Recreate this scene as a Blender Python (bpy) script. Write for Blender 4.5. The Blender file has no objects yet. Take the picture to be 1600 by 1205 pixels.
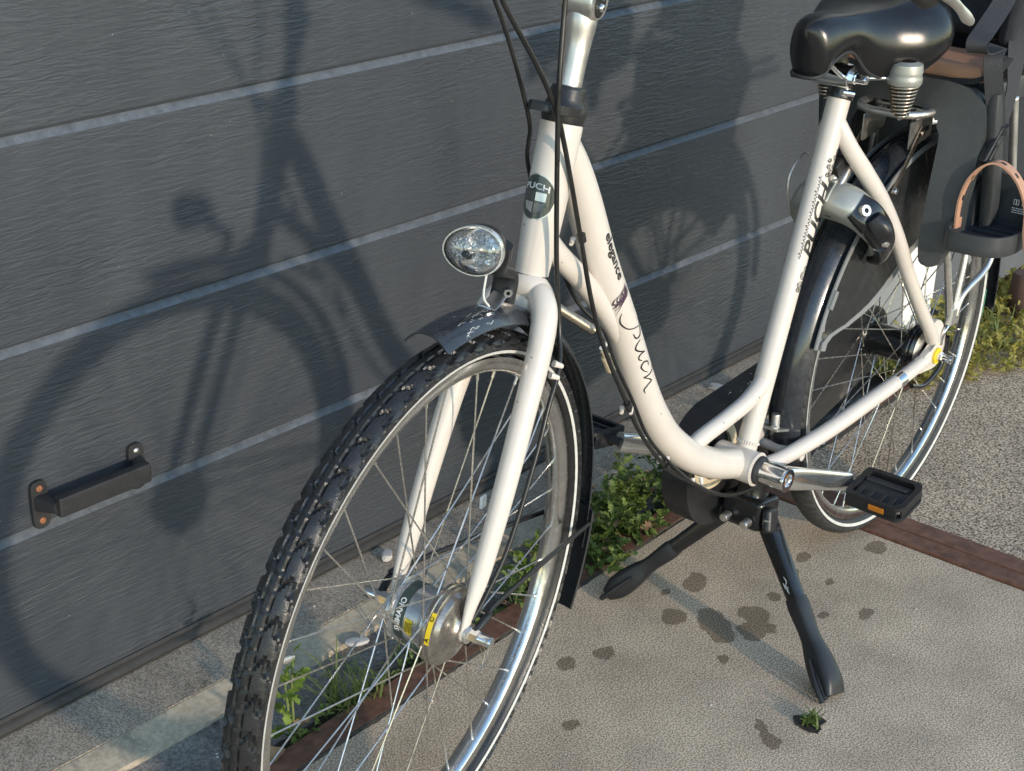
import bpy, bmesh, math, random
from mathutils import Vector as V, Matrix, noise
random.seed(7)
PI = math.pi
scene = bpy.context.scene
C = scene.collection
R = math.radians

# ------------------------------------------------------------------ camera
cam_d = bpy.data.cameras.new('camera')
cam = bpy.data.objects.new('camera', cam_d)
C.objects.link(cam)
cr, cu, cf = V((-0.63964692, 0.76831475, 0.02332943)), V((-0.30583133, -0.28222469, 0.90929446)), V((-0.70520848, -0.57449254, -0.41549888))
m = Matrix((cr, cu, -cf)).transposed().to_4x4()
m.translation = V((2.30828, 1.032428, 1.361259))
cam.matrix_world = m
cam_d.sensor_width = 36
cam_d.lens = 36 * 2388.79 / 1600
cam_d.clip_start = 0.05
cam_d.clip_end = 500
scene.camera = cam

# ------------------------------------------------------------------ sky, sun, exposure
SUN = V((0.195, 0.957, 0.200)).normalized()        # towards the sun
w = bpy.data.worlds.new('World')
scene.world = w
w.use_nodes = True
nt = w.node_tree
bg = nt.nodes['Background']
sky = nt.nodes.new('ShaderNodeTexSky')
sky.sky_type = 'NISHITA'
sky.sun_disc = False
sky.sun_elevation = math.asin(SUN.z)
sky.sun_rotation = math.atan2(SUN.x, SUN.y)
sky.air_density = 1.0
sky.dust_density = 0.0
sky.ozone_density = 1.0
nt.links.new(sky.outputs['Color'], bg.inputs['Color'])
bg.inputs['Strength'].default_value = 0.15
sl = bpy.data.lights.new('sun', 'SUN')
sl.energy = 1.05
sl.angle = R(1.9)
sl.color = (1.0, 0.83, 0.65)
so = bpy.data.objects.new('sun', sl)
C.objects.link(so)
so.rotation_euler = SUN.to_track_quat('Z', 'Y').to_euler()
so.location = SUN * 20
vs = scene.view_settings
vs.view_transform = 'Standard'
vs.look = 'None'
vs.gamma = 1.0
vs.use_curve_mapping = False
vs.exposure = 1.53

# ------------------------------------------------------------------ materials
def nodes(name):
    mt = bpy.data.materials.new(name)
    mt.use_nodes = True
    t = mt.node_tree
    return mt, t, t.nodes['Principled BSDF']

def N(t, kind, **kw):
    n = t.nodes.new('ShaderNode' + kind)
    for k, v in kw.items():
        if k in n.inputs: n.inputs[k].default_value = v
        else: setattr(n, k, v)
    return n

def pm(name, col, rough=.5, metal=0., coat=0., var=.08, vscale=25., bump=0., bscale=300., rvar=.1, dust=0., ior=None, dcol=(.30, .27, .23), chips=0.):
    """procedural paint/plastic/metal with uneven colour, gloss, dust and fine relief"""
    mt, t, b = nodes(name)
    L = t.links.new
    tc = N(t, 'TexCoord')
    n1 = N(t, 'TexNoise', Scale=vscale, Detail=5., Roughness=.65)
    L(tc.outputs['Object'], n1.inputs['Vector'])
    r1 = N(t, 'MapRange'); r1.inputs[1].default_value = .3; r1.inputs[2].default_value = .7
    r1.inputs[3].default_value = 1 - var; r1.inputs[4].default_value = 1 + var
    L(n1.outputs[0], r1.inputs[0])
    mx = N(t, 'Mix', data_type='RGBA', blend_type='MULTIPLY')
    mx.inputs[0].default_value = 1
    mx.inputs[6].default_value = (*col, 1)
    L(r1.outputs[0], mx.inputs[7])
    out = mx.outputs[2]
    if dust:
        n3 = N(t, 'TexNoise', Scale=vscale * 3.1, Detail=7., Roughness=.75)
        L(tc.outputs['Object'], n3.inputs['Vector'])
        r3 = N(t, 'MapRange'); r3.inputs[1].default_value = .48; r3.inputs[2].default_value = .8
        r3.inputs[3].default_value = 0; r3.inputs[4].default_value = dust
        L(n3.outputs[0], r3.inputs[0])
        m3 = N(t, 'Mix', data_type='RGBA'); m3.inputs[7].default_value = (*dcol, 1)
        L(r3.outputs[0], m3.inputs[0]); L(out, m3.inputs[6]); out = m3.outputs[2]
    if chips:                                         # small scuffs and chips down to grey primer
        vo = N(t, 'TexVoronoi', Scale=34.); L(tc.outputs['Object'], vo.inputs['Vector'])
        nz = N(t, 'TexNoise', Scale=240., Detail=3.); L(tc.outputs['Object'], nz.inputs['Vector'])
        ad = N(t, 'Math', operation='MULTIPLY_ADD'); ad.inputs[1].default_value = .16; L(nz.outputs[0], ad.inputs[0]); L(vo.outputs['Distance'], ad.inputs[2])
        lt = N(t, 'MapRange'); lt.inputs[1].default_value = chips; lt.inputs[2].default_value = chips + .02; lt.inputs[3].default_value = .85; lt.inputs[4].default_value = 0
        L(ad.outputs[0], lt.inputs[0])
        m4 = N(t, 'Mix', data_type='RGBA'); m4.inputs[7].default_value = (.17, .15, .13, 1)
        L(lt.outputs[0], m4.inputs[0]); L(out, m4.inputs[6]); out = m4.outputs[2]
    L(out, b.inputs['Base Color'])
    r2 = N(t, 'MapRange'); r2.inputs[1].default_value = .3; r2.inputs[2].default_value = .7
    r2.inputs[3].default_value = max(.02, rough - rvar); r2.inputs[4].default_value = min(1, rough + rvar)
    n2 = N(t, 'TexNoise', Scale=vscale * 2.3, Detail=6., Roughness=.7)
    L(tc.outputs['Object'], n2.inputs['Vector']); L(n2.outputs[0], r2.inputs[0]); L(r2.outputs[0], b.inputs['Roughness'])
    b.inputs['Metallic'].default_value = metal
    b.inputs['Coat Weight'].default_value = coat
    b.inputs['Coat Roughness'].default_value = .08
    if ior: b.inputs['IOR'].default_value = ior
    if bump:
        nb = N(t, 'TexNoise', Scale=bscale, Detail=3.)
        L(tc.outputs['Object'], nb.inputs['Vector'])
        bp = N(t, 'Bump'); bp.inputs['Strength'].default_value = bump; bp.inputs['Distance'].default_value = .001
        L(nb.outputs[0], bp.inputs['Height']); L(bp.outputs[0], b.inputs['Normal'])
    return mt

M = {}
M['white'] = pm('cream white paint', (.672, .604, .538), .34, coat=.35, var=.03, vscale=14, rvar=.06, dust=.22, dcol=(.48, .42, .34), chips=.115)
M['white_plain'] = pm('white wall paint', (.78, .76, .72), .7, var=.05, vscale=6, bump=.3, bscale=120)
M['grey_render'] = pm('grey render', (.105, .108, .116), .85, var=.15, vscale=9, bump=.6, bscale=160)
M['brown'] = pm('brown coated steel', (.10, .055, .045), .6, var=.2)
M['chrome'] = pm('chrome', (.80, .80, .80), .13, 1., var=.05, rvar=.06, dust=.06)
M['alloy'] = pm('brushed alloy', (.72, .69, .65), .42, 1., var=.10, rvar=.08, dust=.22, vscale=40, dcol=(.42, .39, .35))
M['facet'] = pm('bright metallised reflector', (.93, .93, .92), .30, .85, var=.03, vscale=300, rvar=.12)
M['crank'] = pm('worn polished crank alloy', (.84, .83, .81), .20, .95, var=.04, vscale=14, rvar=.05, dust=.04, dcol=(.5, .47, .43))
M['rimalloy'] = pm('polished rim alloy', (.68, .665, .64), .22, 1., var=.12, vscale=30, rvar=.1, dust=.35, dcol=(.20, .17, .14))
M['dullalloy'] = pm('satin painted alloy', (.40, .40, .36), .40, .5, var=.08, rvar=.08, dust=.1)
M['spoke'] = pm('stainless spoke', (.72, .68, .62), .28, 1., var=.2, vscale=60, rvar=.1, dust=.3, dcol=(.25, .18, .12))
M['hubgrey'] = pm('grey lacquered hub', (.42, .43, .44), .30, .75, var=.06, dust=.15)
M['drum'] = pm('dirty brake drum', (.36, .33, .30), .28, .9, var=.25, vscale=45, dust=.6, dcol=(.13, .10, .075))
M['hubband'] = pm('dark green band', (.035, .055, .05), .4, var=.1)
M['yellow'] = pm('yellow sticker', (.80, .58, .02), .5, var=.05)
M['ink'] = pm('black print', (.012, .012, .013), .5, var=.05)
M['inkwhite'] = pm('white print', (.72, .72, .70), .5, var=.05)
M['purple'] = pm('purple print', (.060, .030, .055), .5, var=.3, vscale=200)
M['rubber'] = pm('tyre rubber', (.017, .017, .018), .33, var=.3, vscale=30, rvar=.16, bump=.4, bscale=600, dust=.10, dcol=(.09, .082, .075))
M['rubber_old'] = pm('worn tyre rubber', (.024, .024, .024), .6, var=.2, vscale=40, bump=.5, bscale=500, dust=.35, dcol=(.12, .11, .09))
M['stripe'] = pm('reflective stripe', (.62, .60, .56), .5, var=.12, vscale=50, dust=.4, dcol=(.3, .27, .23))
M['black'] = pm('black plastic', (.016, .016, .018), .38, var=.15, bump=.25, bscale=700, dust=.10, dcol=(.10, .09, .08))
M['blackmatt'] = pm('matt black plastic', (.022, .022, .024), .6, var=.2, bump=.4, bscale=500, dust=.14, dcol=(.12, .11, .10))
M['blackpaint'] = pm('gloss black paint', (.010, .010, .011), .22, coat=.3, var=.1, dust=.10, dcol=(.12, .11, .10))
M['cable'] = pm('cable housing', (.012, .012, .012), .35, var=.1, dust=.06)
M['mudguard'] = pm('anthracite mudguard', (.030, .033, .040), .26, .25, coat=.4, var=.2, vscale=40, dust=.22, dcol=(.15, .14, .13))
M['guardsmoke'] = pm('smoked skirt guard film', (.020, .021, .022), .22, var=.2, dust=.10)
M['guardtrim'] = pm('grey plastic trim', (.22, .225, .225), .5, var=.08, dust=.2)
M['saddle'] = pm('black saddle vinyl', (.010, .010, .011), .22, var=.1, bump=.14, bscale=900, rvar=.06, dust=.03)
M['seat'] = pm('anthracite seat plastic', (.042, .045, .047), .46, var=.12, vscale=18, bump=.25, bscale=800, dust=.10, dcol=(.22, .21, .19))
M['seatdark'] = pm('black seat cloth', (.020, .021, .025), .85, var=.2, bump=.6, bscale=900)
M['tan'] = pm('tan rubber strap', (.50, .265, .165), .55, var=.08, bump=.3, bscale=500, dust=.1)
M['orange'] = pm('amber reflector', (.50, .17, .015), .3, var=.2, vscale=150)
M['cream'] = pm('cream plastic', (.62, .52, .36), .5, var=.08)
M['greenink'] = pm('green print', (.08, .30, .17), .5)
M['rust'] = pm('rusty screw', (.30, .12, .05), .75, var=.4, vscale=300)
M['spring'] = pm('tarnished spring', (.50, .42, .33), .3, 1., var=.2, vscale=90)
M['badge'] = pm('badge enamel', (.045, .055, .050), .3, coat=.5, var=.1)
M['badgesilver'] = pm('badge silver', (.62, .62, .62), .3, .8, var=.1)
M['badgedark'] = pm('badge dark field', (.16, .16, .16), .3, .7, var=.1)
M['webbing'] = pm('black webbing', (.030, .031, .036), .7, var=.35, vscale=350, bump=1., bscale=700)
M['stone'] = pm('pale stone chip', (.55, .52, .48), .85, var=.15, bump=.5, bscale=200)
M['deadleaf'] = pm('dry brown leaf', (.22, .14, .08), .8, var=.3, vscale=90)
M['stem'] = pm('weed stem', (.16, .19, .06), .6, var=.2)
M['soil'] = pm('damp soil', (.045, .038, .030), .95, var=.45, vscale=40, bump=1., bscale=130)

def glass():
    mt, t, b = nodes('clear lens')
    b.inputs['Base Color'].default_value = (.97, .98, .98, 1)
    b.inputs['Roughness'].default_value = .02
    b.inputs['Transmission Weight'].default_value = 1
    b.inputs['IOR'].default_value = 1.30
    return mt
def clear():
    mt, t, b = nodes('thin clear cover')
    L = t.links.new
    fr = N(t, 'Fresnel', IOR=1.5); tr = N(t, 'BsdfTransparent'); gl = N(t, 'BsdfGlossy', Roughness=.02)
    ad = N(t, 'Math', operation='MULTIPLY_ADD'); ad.inputs[1].default_value = .9; ad.inputs[2].default_value = .02
    ms = N(t, 'MixShader'); L(fr.outputs[0], ad.inputs[0]); L(ad.outputs[0], ms.inputs[0]); L(tr.outputs[0], ms.inputs[1]); L(gl.outputs[0], ms.inputs[2])
    L(ms.outputs[0], t.nodes['Material Output'].inputs['Surface'])
    return mt
M['lens'] = clear()

def prism():
    mt, t, b = nodes('prismatic reflector')
    tc = N(t, 'TexCoord'); v = N(t, 'TexVoronoi', Scale=330.)
    t.links.new(tc.outputs['Object'], v.inputs['Vector'])
    bp = N(t, 'Bump'); bp.inputs['Strength'].default_value = 1.; bp.inputs['Distance'].default_value = .003
    t.links.new(v.outputs['Distance'], bp.inputs['Height']); t.links.new(bp.outputs[0], b.inputs['Normal'])
    b.inputs['Base Color'].default_value = (.75, .74, .72, 1); b.inputs['Metallic'].default_value = .7; b.inputs['Roughness'].default_value = .18
    return mt
M['prism'] = prism()

def leafmat(name, c1, c2):
    mt, t, b = nodes(name)
    L = t.links.new
    oi = N(t, 'ObjectInfo'); tc = N(t, 'TexCoord')
    g = N(t, 'NewGeometry')
    n = N(t, 'TexNoise', Scale=28., Detail=3.)
    L(g.outputs['Position'], n.inputs['Vector'])
    ad = N(t, 'Math', operation='ADD'); L(n.outputs[0], ad.inputs[0])
    mu = N(t, 'Math', operation='MULTIPLY'); mu.inputs[1].default_value = .6
    L(oi.outputs['Random'], mu.inputs[0]); L(mu.outputs[0], ad.inputs[1])
    r = N(t, 'MapRange'); r.inputs[1].default_value = .45; r.inputs[2].default_value = 1.05
    L(ad.outputs[0], r.inputs[0])
    mx = N(t, 'Mix', data_type='RGBA'); mx.inputs[6].default_value = (*c1, 1); mx.inputs[7].default_value = (*c2, 1)
    L(r.outputs[0], mx.inputs[0]); L(mx.outputs[2], b.inputs['Base Color'])
    b.inputs['Roughness'].default_value = .5
    tr = N(t, 'BsdfTranslucent'); L(mx.outputs[2], tr.inputs['Color'])
    ms = N(t, 'MixShader'); ms.inputs[0].default_value = .35
    o = t.nodes['Material Output']
    L(b.outputs[0], ms.inputs[1]); L(tr.outputs[0], ms.inputs[2]); L(ms.outputs[0], o.inputs['Surface'])
    return mt
M['leaf'] = leafmat('weed leaf', (.065, .115, .028), (.22, .29, .070))
M['leafyoung'] = leafmat('young leaf', (.14, .22, .03), (.27, .36, .06))
M['leafmass'] = leafmat('mixed ground weed', (.14, .19, .025), (.40, .34, .08))
M['grass'] = leafmat('grass blade', (.10, .15, .03), (.26, .30, .09))

def door_mat():
    mt, t, b = nodes('woodgrain embossed slate sheet')
    L = t.links.new
    tc = N(t, 'TexCoord')
    mp = N(t, 'Mapping'); mp.inputs['Scale'].default_value = (9, 9, 62)
    L(tc.outputs['Object'], mp.inputs['Vector'])
    n0 = N(t, 'TexNoise', Scale=2.2, Detail=2.)
    L(tc.outputs['Object'], n0.inputs['Vector'])
    ws = N(t, 'Vector' + 'Math', operation='SCALE'); ws.inputs['Scale'].default_value = .9
    L(n0.outputs['Color'], ws.inputs[0])
    av = N(t, 'VectorMath', operation='ADD'); L(mp.outputs[0], av.inputs[0]); L(ws.outputs[0], av.inputs[1])
    n1 = N(t, 'TexNoise', Scale=2.6, Detail=3., Roughness=.5, Distortion=.8)
    L(av.outputs[0], n1.inputs['Vector'])
    # patches where the grain is deeper or nearly flat
    np_ = N(t, 'TexNoise', Scale=5., Detail=2.)
    mp2 = N(t, 'Mapping'); mp2.inputs['Scale'].default_value = (.6, .6, 1.6)
    L(tc.outputs['Object'], mp2.inputs['Vector']); L(mp2.outputs[0], np_.inputs['Vector'])
    rp = N(t, 'MapRange'); rp.inputs[1].default_value = .3; rp.inputs[2].default_value = .72; rp.inputs[3].default_value = .10; rp.inputs[4].default_value = 1.
    L(np_.outputs[0], rp.inputs[0])
    bp = N(t, 'Bump'); bp.inputs['Distance'].default_value = .0040
    ms = N(t, 'Math', operation='MULTIPLY'); ms.inputs[1].default_value = 1.0
    L(rp.outputs[0], ms.inputs[0]); L(ms.outputs[0], bp.inputs['Strength'])
    L(n1.outputs[0], bp.inputs['Height']); L(bp.outputs[0], b.inputs['Normal'])
    # dirt runs and faded spots
    nd = N(t, 'TexNoise', Scale=5., Detail=6., Roughness=.7)
    mp3 = N(t, 'Mapping'); mp3.inputs['Scale'].default_value = (1.6, 1.6, .5)
    L(tc.outputs['Object'], mp3.inputs['Vector']); L(mp3.outputs[0], nd.inputs['Vector'])
    cr_ = N(t, 'ValToRGB')
    cr_.color_ramp.elements[0].position = .30; cr_.color_ramp.elements[0].color = (.041, .046, .055, 1)
    cr_.color_ramp.elements[1].position = .75; cr_.color_ramp.elements[1].color = (.059, .065, .074, 1)
    L(nd.outputs[0], cr_.inputs[0])
    # rare pale specks
    vo = N(t, 'TexVoronoi', Scale=26.); L(tc.outputs['Object'], vo.inputs['Vector'])
    lt = N(t, 'Math', operation='LESS_THAN'); lt.inputs[1].default_value = .024
    L(vo.outputs['Distance'], lt.inputs[0])
    mx = N(t, 'Mix', data_type='RGBA'); mx.inputs[7].default_value = (.25, .25, .24, 1)
    L(lt.outputs[0], mx.inputs[0]); L(cr_.outputs[0], mx.inputs[6]); L(mx.outputs[2], b.inputs['Base Color'])
    b.inputs['Roughness'].default_value = .42
    return mt
M['door'] = door_mat()
M['seal'] = pm('rubber door seal', (.028, .027, .026), .7, var=.2, vscale=40, dust=.3, dcol=(.10, .09, .08))

# concrete: fine speckle, mottling, stains with shapes of their own
def concrete(name, c_lo, c_hi, fine, mott, stains=(), grit=None, bump=.5, dark=None):
    mt, t, b = nodes(name)
    L = t.links.new
    tc = N(t, 'TexCoord')
    nf = N(t, 'TexNoise', Scale=fine, Detail=2., Roughness=.6); L(tc.outputs['Object'], nf.inputs['Vector'])
    ramp = N(t, 'ValToRGB')
    e = ramp.color_ramp.elements
    e[0].position = .39; e[0].color = (*c_lo, 1); e[1].position = .61; e[1].color = (*c_hi, 1)
    L(nf.outputs[0], ramp.inputs[0])
    out = ramp.outputs[0]
    nm = N(t, 'TexNoise', Scale=mott, Detail=6., Roughness=.62); L(tc.outputs['Object'], nm.inputs['Vector'])
    rm = N(t, 'MapRange'); rm.inputs[1].default_value = .3; rm.inputs[2].default_value = .7; rm.inputs[3].default_value = .74; rm.inputs[4].default_value = 1.16
    L(nm.outputs[0], rm.inputs[0])
    mx = N(t, 'Mix', data_type='RGBA', blend_type='MULTIPLY'); mx.inputs[0].default_value = 1
    L(out, mx.inputs[6]); L(rm.outputs[0], mx.inputs[7]); out = mx.outputs[2]
    if grit:
        sc, thr, gcol, amt = grit
        vo = N(t, 'TexVoronoi', Scale=sc); L(tc.outputs['Object'], vo.inputs['Vector'])
        sep = N(t, 'SeparateColor'); L(vo.outputs['Color'], sep.inputs[0])
        rg = N(t, 'MapRange'); rg.inputs[1].default_value = thr; rg.inputs[2].default_value = 1.; rg.inputs[3].default_value = 0; rg.inputs[4].default_value = amt
        L(sep.outputs[0], rg.inputs[0])
        rd = N(t, 'MapRange'); rd.inputs[1].default_value = .28; rd.inputs[2].default_value = .45; rd.inputs[3].default_value = 1; rd.inputs[4].default_value = 0
        L(vo.outputs['Distance'], rd.inputs[0])
        mm = N(t, 'Math', operation='MULTIPLY'); L(rg.outputs[0], mm.inputs[0]); L(rd.outputs[0], mm.inputs[1])
        mg = N(t, 'Mix', data_type='RGBA'); mg.inputs[7].default_value = (*gcol, 1)
        L(mm.outputs[0], mg.inputs[0]); L(out, mg.inputs[6]); out = mg.outputs[2]
    if dark:
        nd = N(t, 'TexNoise', Scale=dark[0], Detail=8., Roughness=.7, Distortion=.4); L(tc.outputs['Object'], nd.inputs['Vector'])
        rd2 = N(t, 'MapRange'); rd2.inputs[1].default_value = dark[1]; rd2.inputs[2].default_value = dark[1] + .16; rd2.inputs[4].default_value = dark[2]
        L(nd.outputs[0], rd2.inputs[0])
        md = N(t, 'Mix', data_type='RGBA'); md.inputs[7].default_value = (.055, .048, .040, 1)
        L(rd2.outputs[0], md.inputs[0]); L(out, md.inputs[6]); out = md.outputs[2]
    if stains:
        wn = N(t, 'TexNoise', Scale=42., Detail=6., Roughness=.62); L(tc.outputs['Object'], wn.inputs['Vector'])
        sub = N(t, 'VectorMath', operation='SUBTRACT'); sub.inputs[1].default_value = (.5, .5, .5); L(wn.outputs['Color'], sub.inputs[0])
        scl = N(t, 'VectorMath', operation='SCALE'); scl.inputs['Scale'].default_value = .030; L(sub.outputs[0], scl.inputs[0])
        pv = N(t, 'VectorMath', operation='ADD'); L(tc.outputs['Object'], pv.inputs[0]); L(scl.outputs[0], pv.inputs[1])
        acc = None
        for (x, y, rx, ry, a) in stains:
            mpn = N(t, 'Mapping'); mpn.vector_type = 'TEXTURE'
            mpn.inputs['Location'].default_value = (x, y, 0); mpn.inputs['Rotation'].default_value = (0, 0, a); mpn.inputs['Scale'].default_value = (rx, ry, 1)
            L(pv.outputs[0], mpn.inputs['Vector'])
            ln = N(t, 'VectorMath', operation='LENGTH'); L(mpn.outputs[0], ln.inputs[0])
            if acc is None: acc = ln.outputs['Value']
            else:
                mn = N(t, 'Math', operation='MINIMUM'); L(acc, mn.inputs[0]); L(ln.outputs['Value'], mn.inputs[1]); acc = mn.outputs[0]
        rs = N(t, 'MapRange'); rs.inputs[1].default_value = .95; rs.inputs[2].default_value = 1.05; rs.inputs[3].default_value = .80; rs.inputs[4].default_value = 0
        L(acc, rs.inputs[0])
        mk = N(t, 'Mix', data_type='RGBA', blend_type='MULTIPLY'); mk.inputs[7].default_value = (.36, .33, .29, 1)
        L(rs.outputs[0], mk.inputs[0]); L(out, mk.inputs[6]); out = mk.outputs[2]
    L(out, b.inputs['Base Color'])
    b.inputs['Roughness'].default_value = .9
    b.inputs['Specular IOR Level'].default_value = .3
    bp = N(t, 'Bump'); bp.inputs['Strength'].default_value = bump; bp.inputs['Distance'].default_value = .0004
    L(nf.outputs[0], bp.inputs['Height']); L(bp.outputs[0], b.inputs['Normal'])
    return mt

STAINS = [(.401, -.115, .030, .019, .3), (.512, -.082, .026, .020, .2), (.487, -.018, .052, .026, .9), (.462, .036, .030, .022, .6), (.44, .052, .016, .014, .2), (.420, .014, .030, .026, 1.0), (.668, -.104, .019, .015, .3),
          (.730, -.131, .021, .014, .3), (.349, .010, .014, .010, .4), (.559, .043, .012, .011, .2), (.345, .098, .011, .009, .3), (.296, .148, .018, .012, .4),
          (.204, -.020, .020, .011, .2), (.088, .060, .026, .017, .3), (.26, -.005, .012, .009, .1), (.848, -.034, .014, .012, .2), (.685, .205, .020, .012, 1.1),
          (.668, .178, .022, .007, .9), (.46, -.135, .011, .008, .0), (.245, .055, .010, .008, .2), (.95, .12, .012, .009, .5), (.80, .30, .010, .008, .2)]
M['concrete'] = concrete('broom-worn concrete', (.26, .196, .132), (.86, .660, .470), 380., 7., STAINS, grit=(260., .80, (.72, .64, .54), .6), bump=.22, dark=(4., .66, .30))
M['aggregate'] = concrete('exposed aggregate concrete', (.125, .088, .056), (.80, .61, .430), 240., 6., (), grit=(170., .55, (.58, .52, .44), .9), bump=.5, dark=(6., .66, .3))
M['threshold'] = concrete('old threshold concrete', (.24, .196, .148), (.54, .450, .348), 330., 9., (), grit=(210., .85, (.5, .48, .45), .6), bump=.6, dark=(4.5, .58, .8))
M['strip'] = concrete('smooth screed edge', (.43, .360, .262), (.54, .46, .342), 120., 12., (), bump=.2, dark=(7., .56, .75))
M['channel'] = concrete('silted channel concrete', (.17, .155, .135), (.30, .275, .24), 200., 10., (), bump=.6, dark=(8., .50, .9))
M['asphalt'] = concrete('asphalt', (.035, .035, .036), (.075, .073, .07), 150., 3., (), grit=(200., .7, (.16, .15, .14), .6), bump=.8)
M['rail'] = pm('rusted steel rail', (.165, .075, .046), .78, var=.45, vscale=45, bump=.6, bscale=260, dust=.6, dcol=(.22, .12, .08))

# ------------------------------------------------------------------ mesh helpers
WM = {}                                               # world matrices of what has been built
def setp(o, parent):
    if parent is not None:
        o.parent = parent
        o.matrix_parent_inverse = WM[parent].inverted()
def link(name, me, mat, parent=None, world=None):
    o = bpy.data.objects.new(name, me)
    C.objects.link(o)
    if mat is not None and not me.materials: me.materials.append(M[mat] if isinstance(mat, str) else mat)
    setp(o, parent)
    if world is not None: o.matrix_basis = world
    WM[o] = world if world is not None else Matrix.Identity(4)
    return o
def mesh(bm, smooth=45, name='mesh'):
    bmesh.ops.recalc_face_normals(bm, faces=bm.faces)
    me = bpy.data.meshes.new(name)
    bm.to_mesh(me); bm.free()
    if smooth is not None:
        me.shade_smooth()
        if smooth < 180:
            if len(me.polygons) < 1600: weighted(me, math.cos(R(smooth)))
            else: me.set_sharp_from_angle(angle=R(smooth))
    return me
def weighted(me, lim):
    """area-weighted corner normals, so that broad faces beside small bevels stay flat"""
    vf = [[] for _ in me.vertices]
    nr = [p.normal.copy() for p in me.polygons]; ar = [p.area for p in me.polygons]
    for p in me.polygons:
        for v in p.vertices: vf[v].append(p.index)
    out = []
    for p in me.polygons:
        n = nr[p.index]
        for v in p.vertices:
            a = V((0, 0, 0))
            for g in vf[v]:
                if nr[g].dot(n) > lim: a += nr[g] * ar[g]
            out.append(a.normalized() if a.length > 1e-12 else n)
    me.normals_split_custom_set(out)
def obj(name, bm, mat, parent=None, smooth=45):
    return link(name, mesh(bm, smooth, name), mat, parent)
def thing(name, label, cat, loc=(0, 0, 0), group=None):
    o = bpy.data.objects.new(name, None)
    C.objects.link(o)
    o.location = loc
    o.empty_display_size = .05
    WM[o] = Matrix.Translation(loc)
    return tag(o, label, cat, group)
def tag(o, label, cat, group=None):
    o['label'] = label; o['category'] = cat
    if group: o['group'] = group
    return o
def struct(name, bm, mat, label=None):
    o = obj(name, bm, mat, None, 30); o['kind'] = 'structure'
    return o

def spline(pts, n=6):
    """Catmull-Rom through pts; each point may carry extra numbers (radii)"""
    P = [list(p) for p in pts]
    if len(P) == 2:
        return [[a + (b - a) * i / n for a, b in zip(P[0], P[1])] for i in range(n + 1)]
    Q = [[2 * a - b for a, b in zip(P[0], P[1])]] + P + [[2 * a - b for a, b in zip(P[-1], P[-2])]]
    out = []
    for k in range(1, len(Q) - 2):
        for i in range(n):
            t = i / n
            out.append([.5 * (2 * b + (c - a) * t + (2 * a - 5 * b + 4 * c - d) * t * t + (3 * b - a - 3 * c + d) * t ** 3) for a, b, c, d in zip(Q[k - 1], Q[k], Q[k + 1], Q[k + 2])])
    out.append(P[-1])
    return out
def frames(P, ref=None):
    """tangent, n1, n2 along P. With ref, n1 stays as near as possible to ref."""
    out = []
    prev = None
    for i, p in enumerate(P):
        a, b = P[max(0, i - 1)], P[min(len(P) - 1, i + 1)]
        T = (b - a).normalized()
        if ref is not None: n1 = ref
        elif prev is None: n1 = V((0, 0, 1)) if abs(T.z) < .9 else V((1, 0, 0))
        else: n1 = prev
        n1 = (n1 - T * n1.dot(T)).normalized()
        prev = n1
        out.append((T, n1, T.cross(n1)))
    return out
def tube(bm, pts, r, seg=14, n=6, ref=None, cap=True, r2=None, sp=True, power=None):
    """swept tube; r may be number or list per control point; r2 the radius across n2"""
    k = len(pts)
    rs = r if isinstance(r, (list, tuple)) else [r] * k
    r2s = rs if r2 is None else (r2 if isinstance(r2, (list, tuple)) else [r2] * k)
    ctl = [list(p) + [a, b] for p, a, b in zip(pts, rs, r2s)]
    S = spline(ctl, n) if sp else ctl
    P = [V(s[:3]) for s in S]
    rings = []
    for p, s, (T, n1, n2) in zip(P, S, frames(P, ref)):
        ring = []
        for j in range(seg):
            a = 2 * PI * j / seg
            c, d = math.cos(a), math.sin(a)
            if power:
                c = math.copysign(abs(c) ** power, c); d = math.copysign(abs(d) ** power, d)
            ring.append(bm.verts.new(p + n1 * (s[3] * c) + n2 * (s[4] * d)))
        rings.append(ring)
    for A, B in zip(rings, rings[1:]):
        for j in range(seg):
            bm.faces.new((A[j], A[(j + 1) % seg], B[(j + 1) % seg], B[j]))
    if cap:
        bm.faces.new(rings[0]); bm.faces.new(rings[-1])
    return bm
def T_(pts, r, **k): return tube(bmesh.new(), pts, r, **k)
def lathe(bm, prof, o, ax, seg=40, closed=False, a0=0, a1=2 * PI):
    """prof = [(radius, along axis)...]"""
    o = V(o); ax = V(ax).normalized()
    u = ax.orthogonal().normalized(); v = ax.cross(u)
    full = abs(a1 - a0) > 6.28
    cnt = seg if full else seg + 1
    rings = []
    for i in range(cnt):
        a = a0 + (a1 - a0) * i / seg
        d = u * math.cos(a) + v * math.sin(a)
        rings.append([bm.verts.new(o + d * max(r, 1e-5) + ax * h) for r, h in prof])
    m_ = len(prof)
    for i in range(cnt if full else cnt - 1):
        A, B = rings[i], rings[(i + 1) % cnt]
        for j in range(m_ if closed else m_ - 1):
            bm.faces.new((A[j], A[(j + 1) % m_], B[(j + 1) % m_], B[j]))
    return bm
def Lt(prof, o, ax, **k):
    bm = lathe(bmesh.new(), prof, o, ax, **k)
    bmesh.ops.remove_doubles(bm, verts=bm.verts, dist=2e-5)
    return bm
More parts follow.
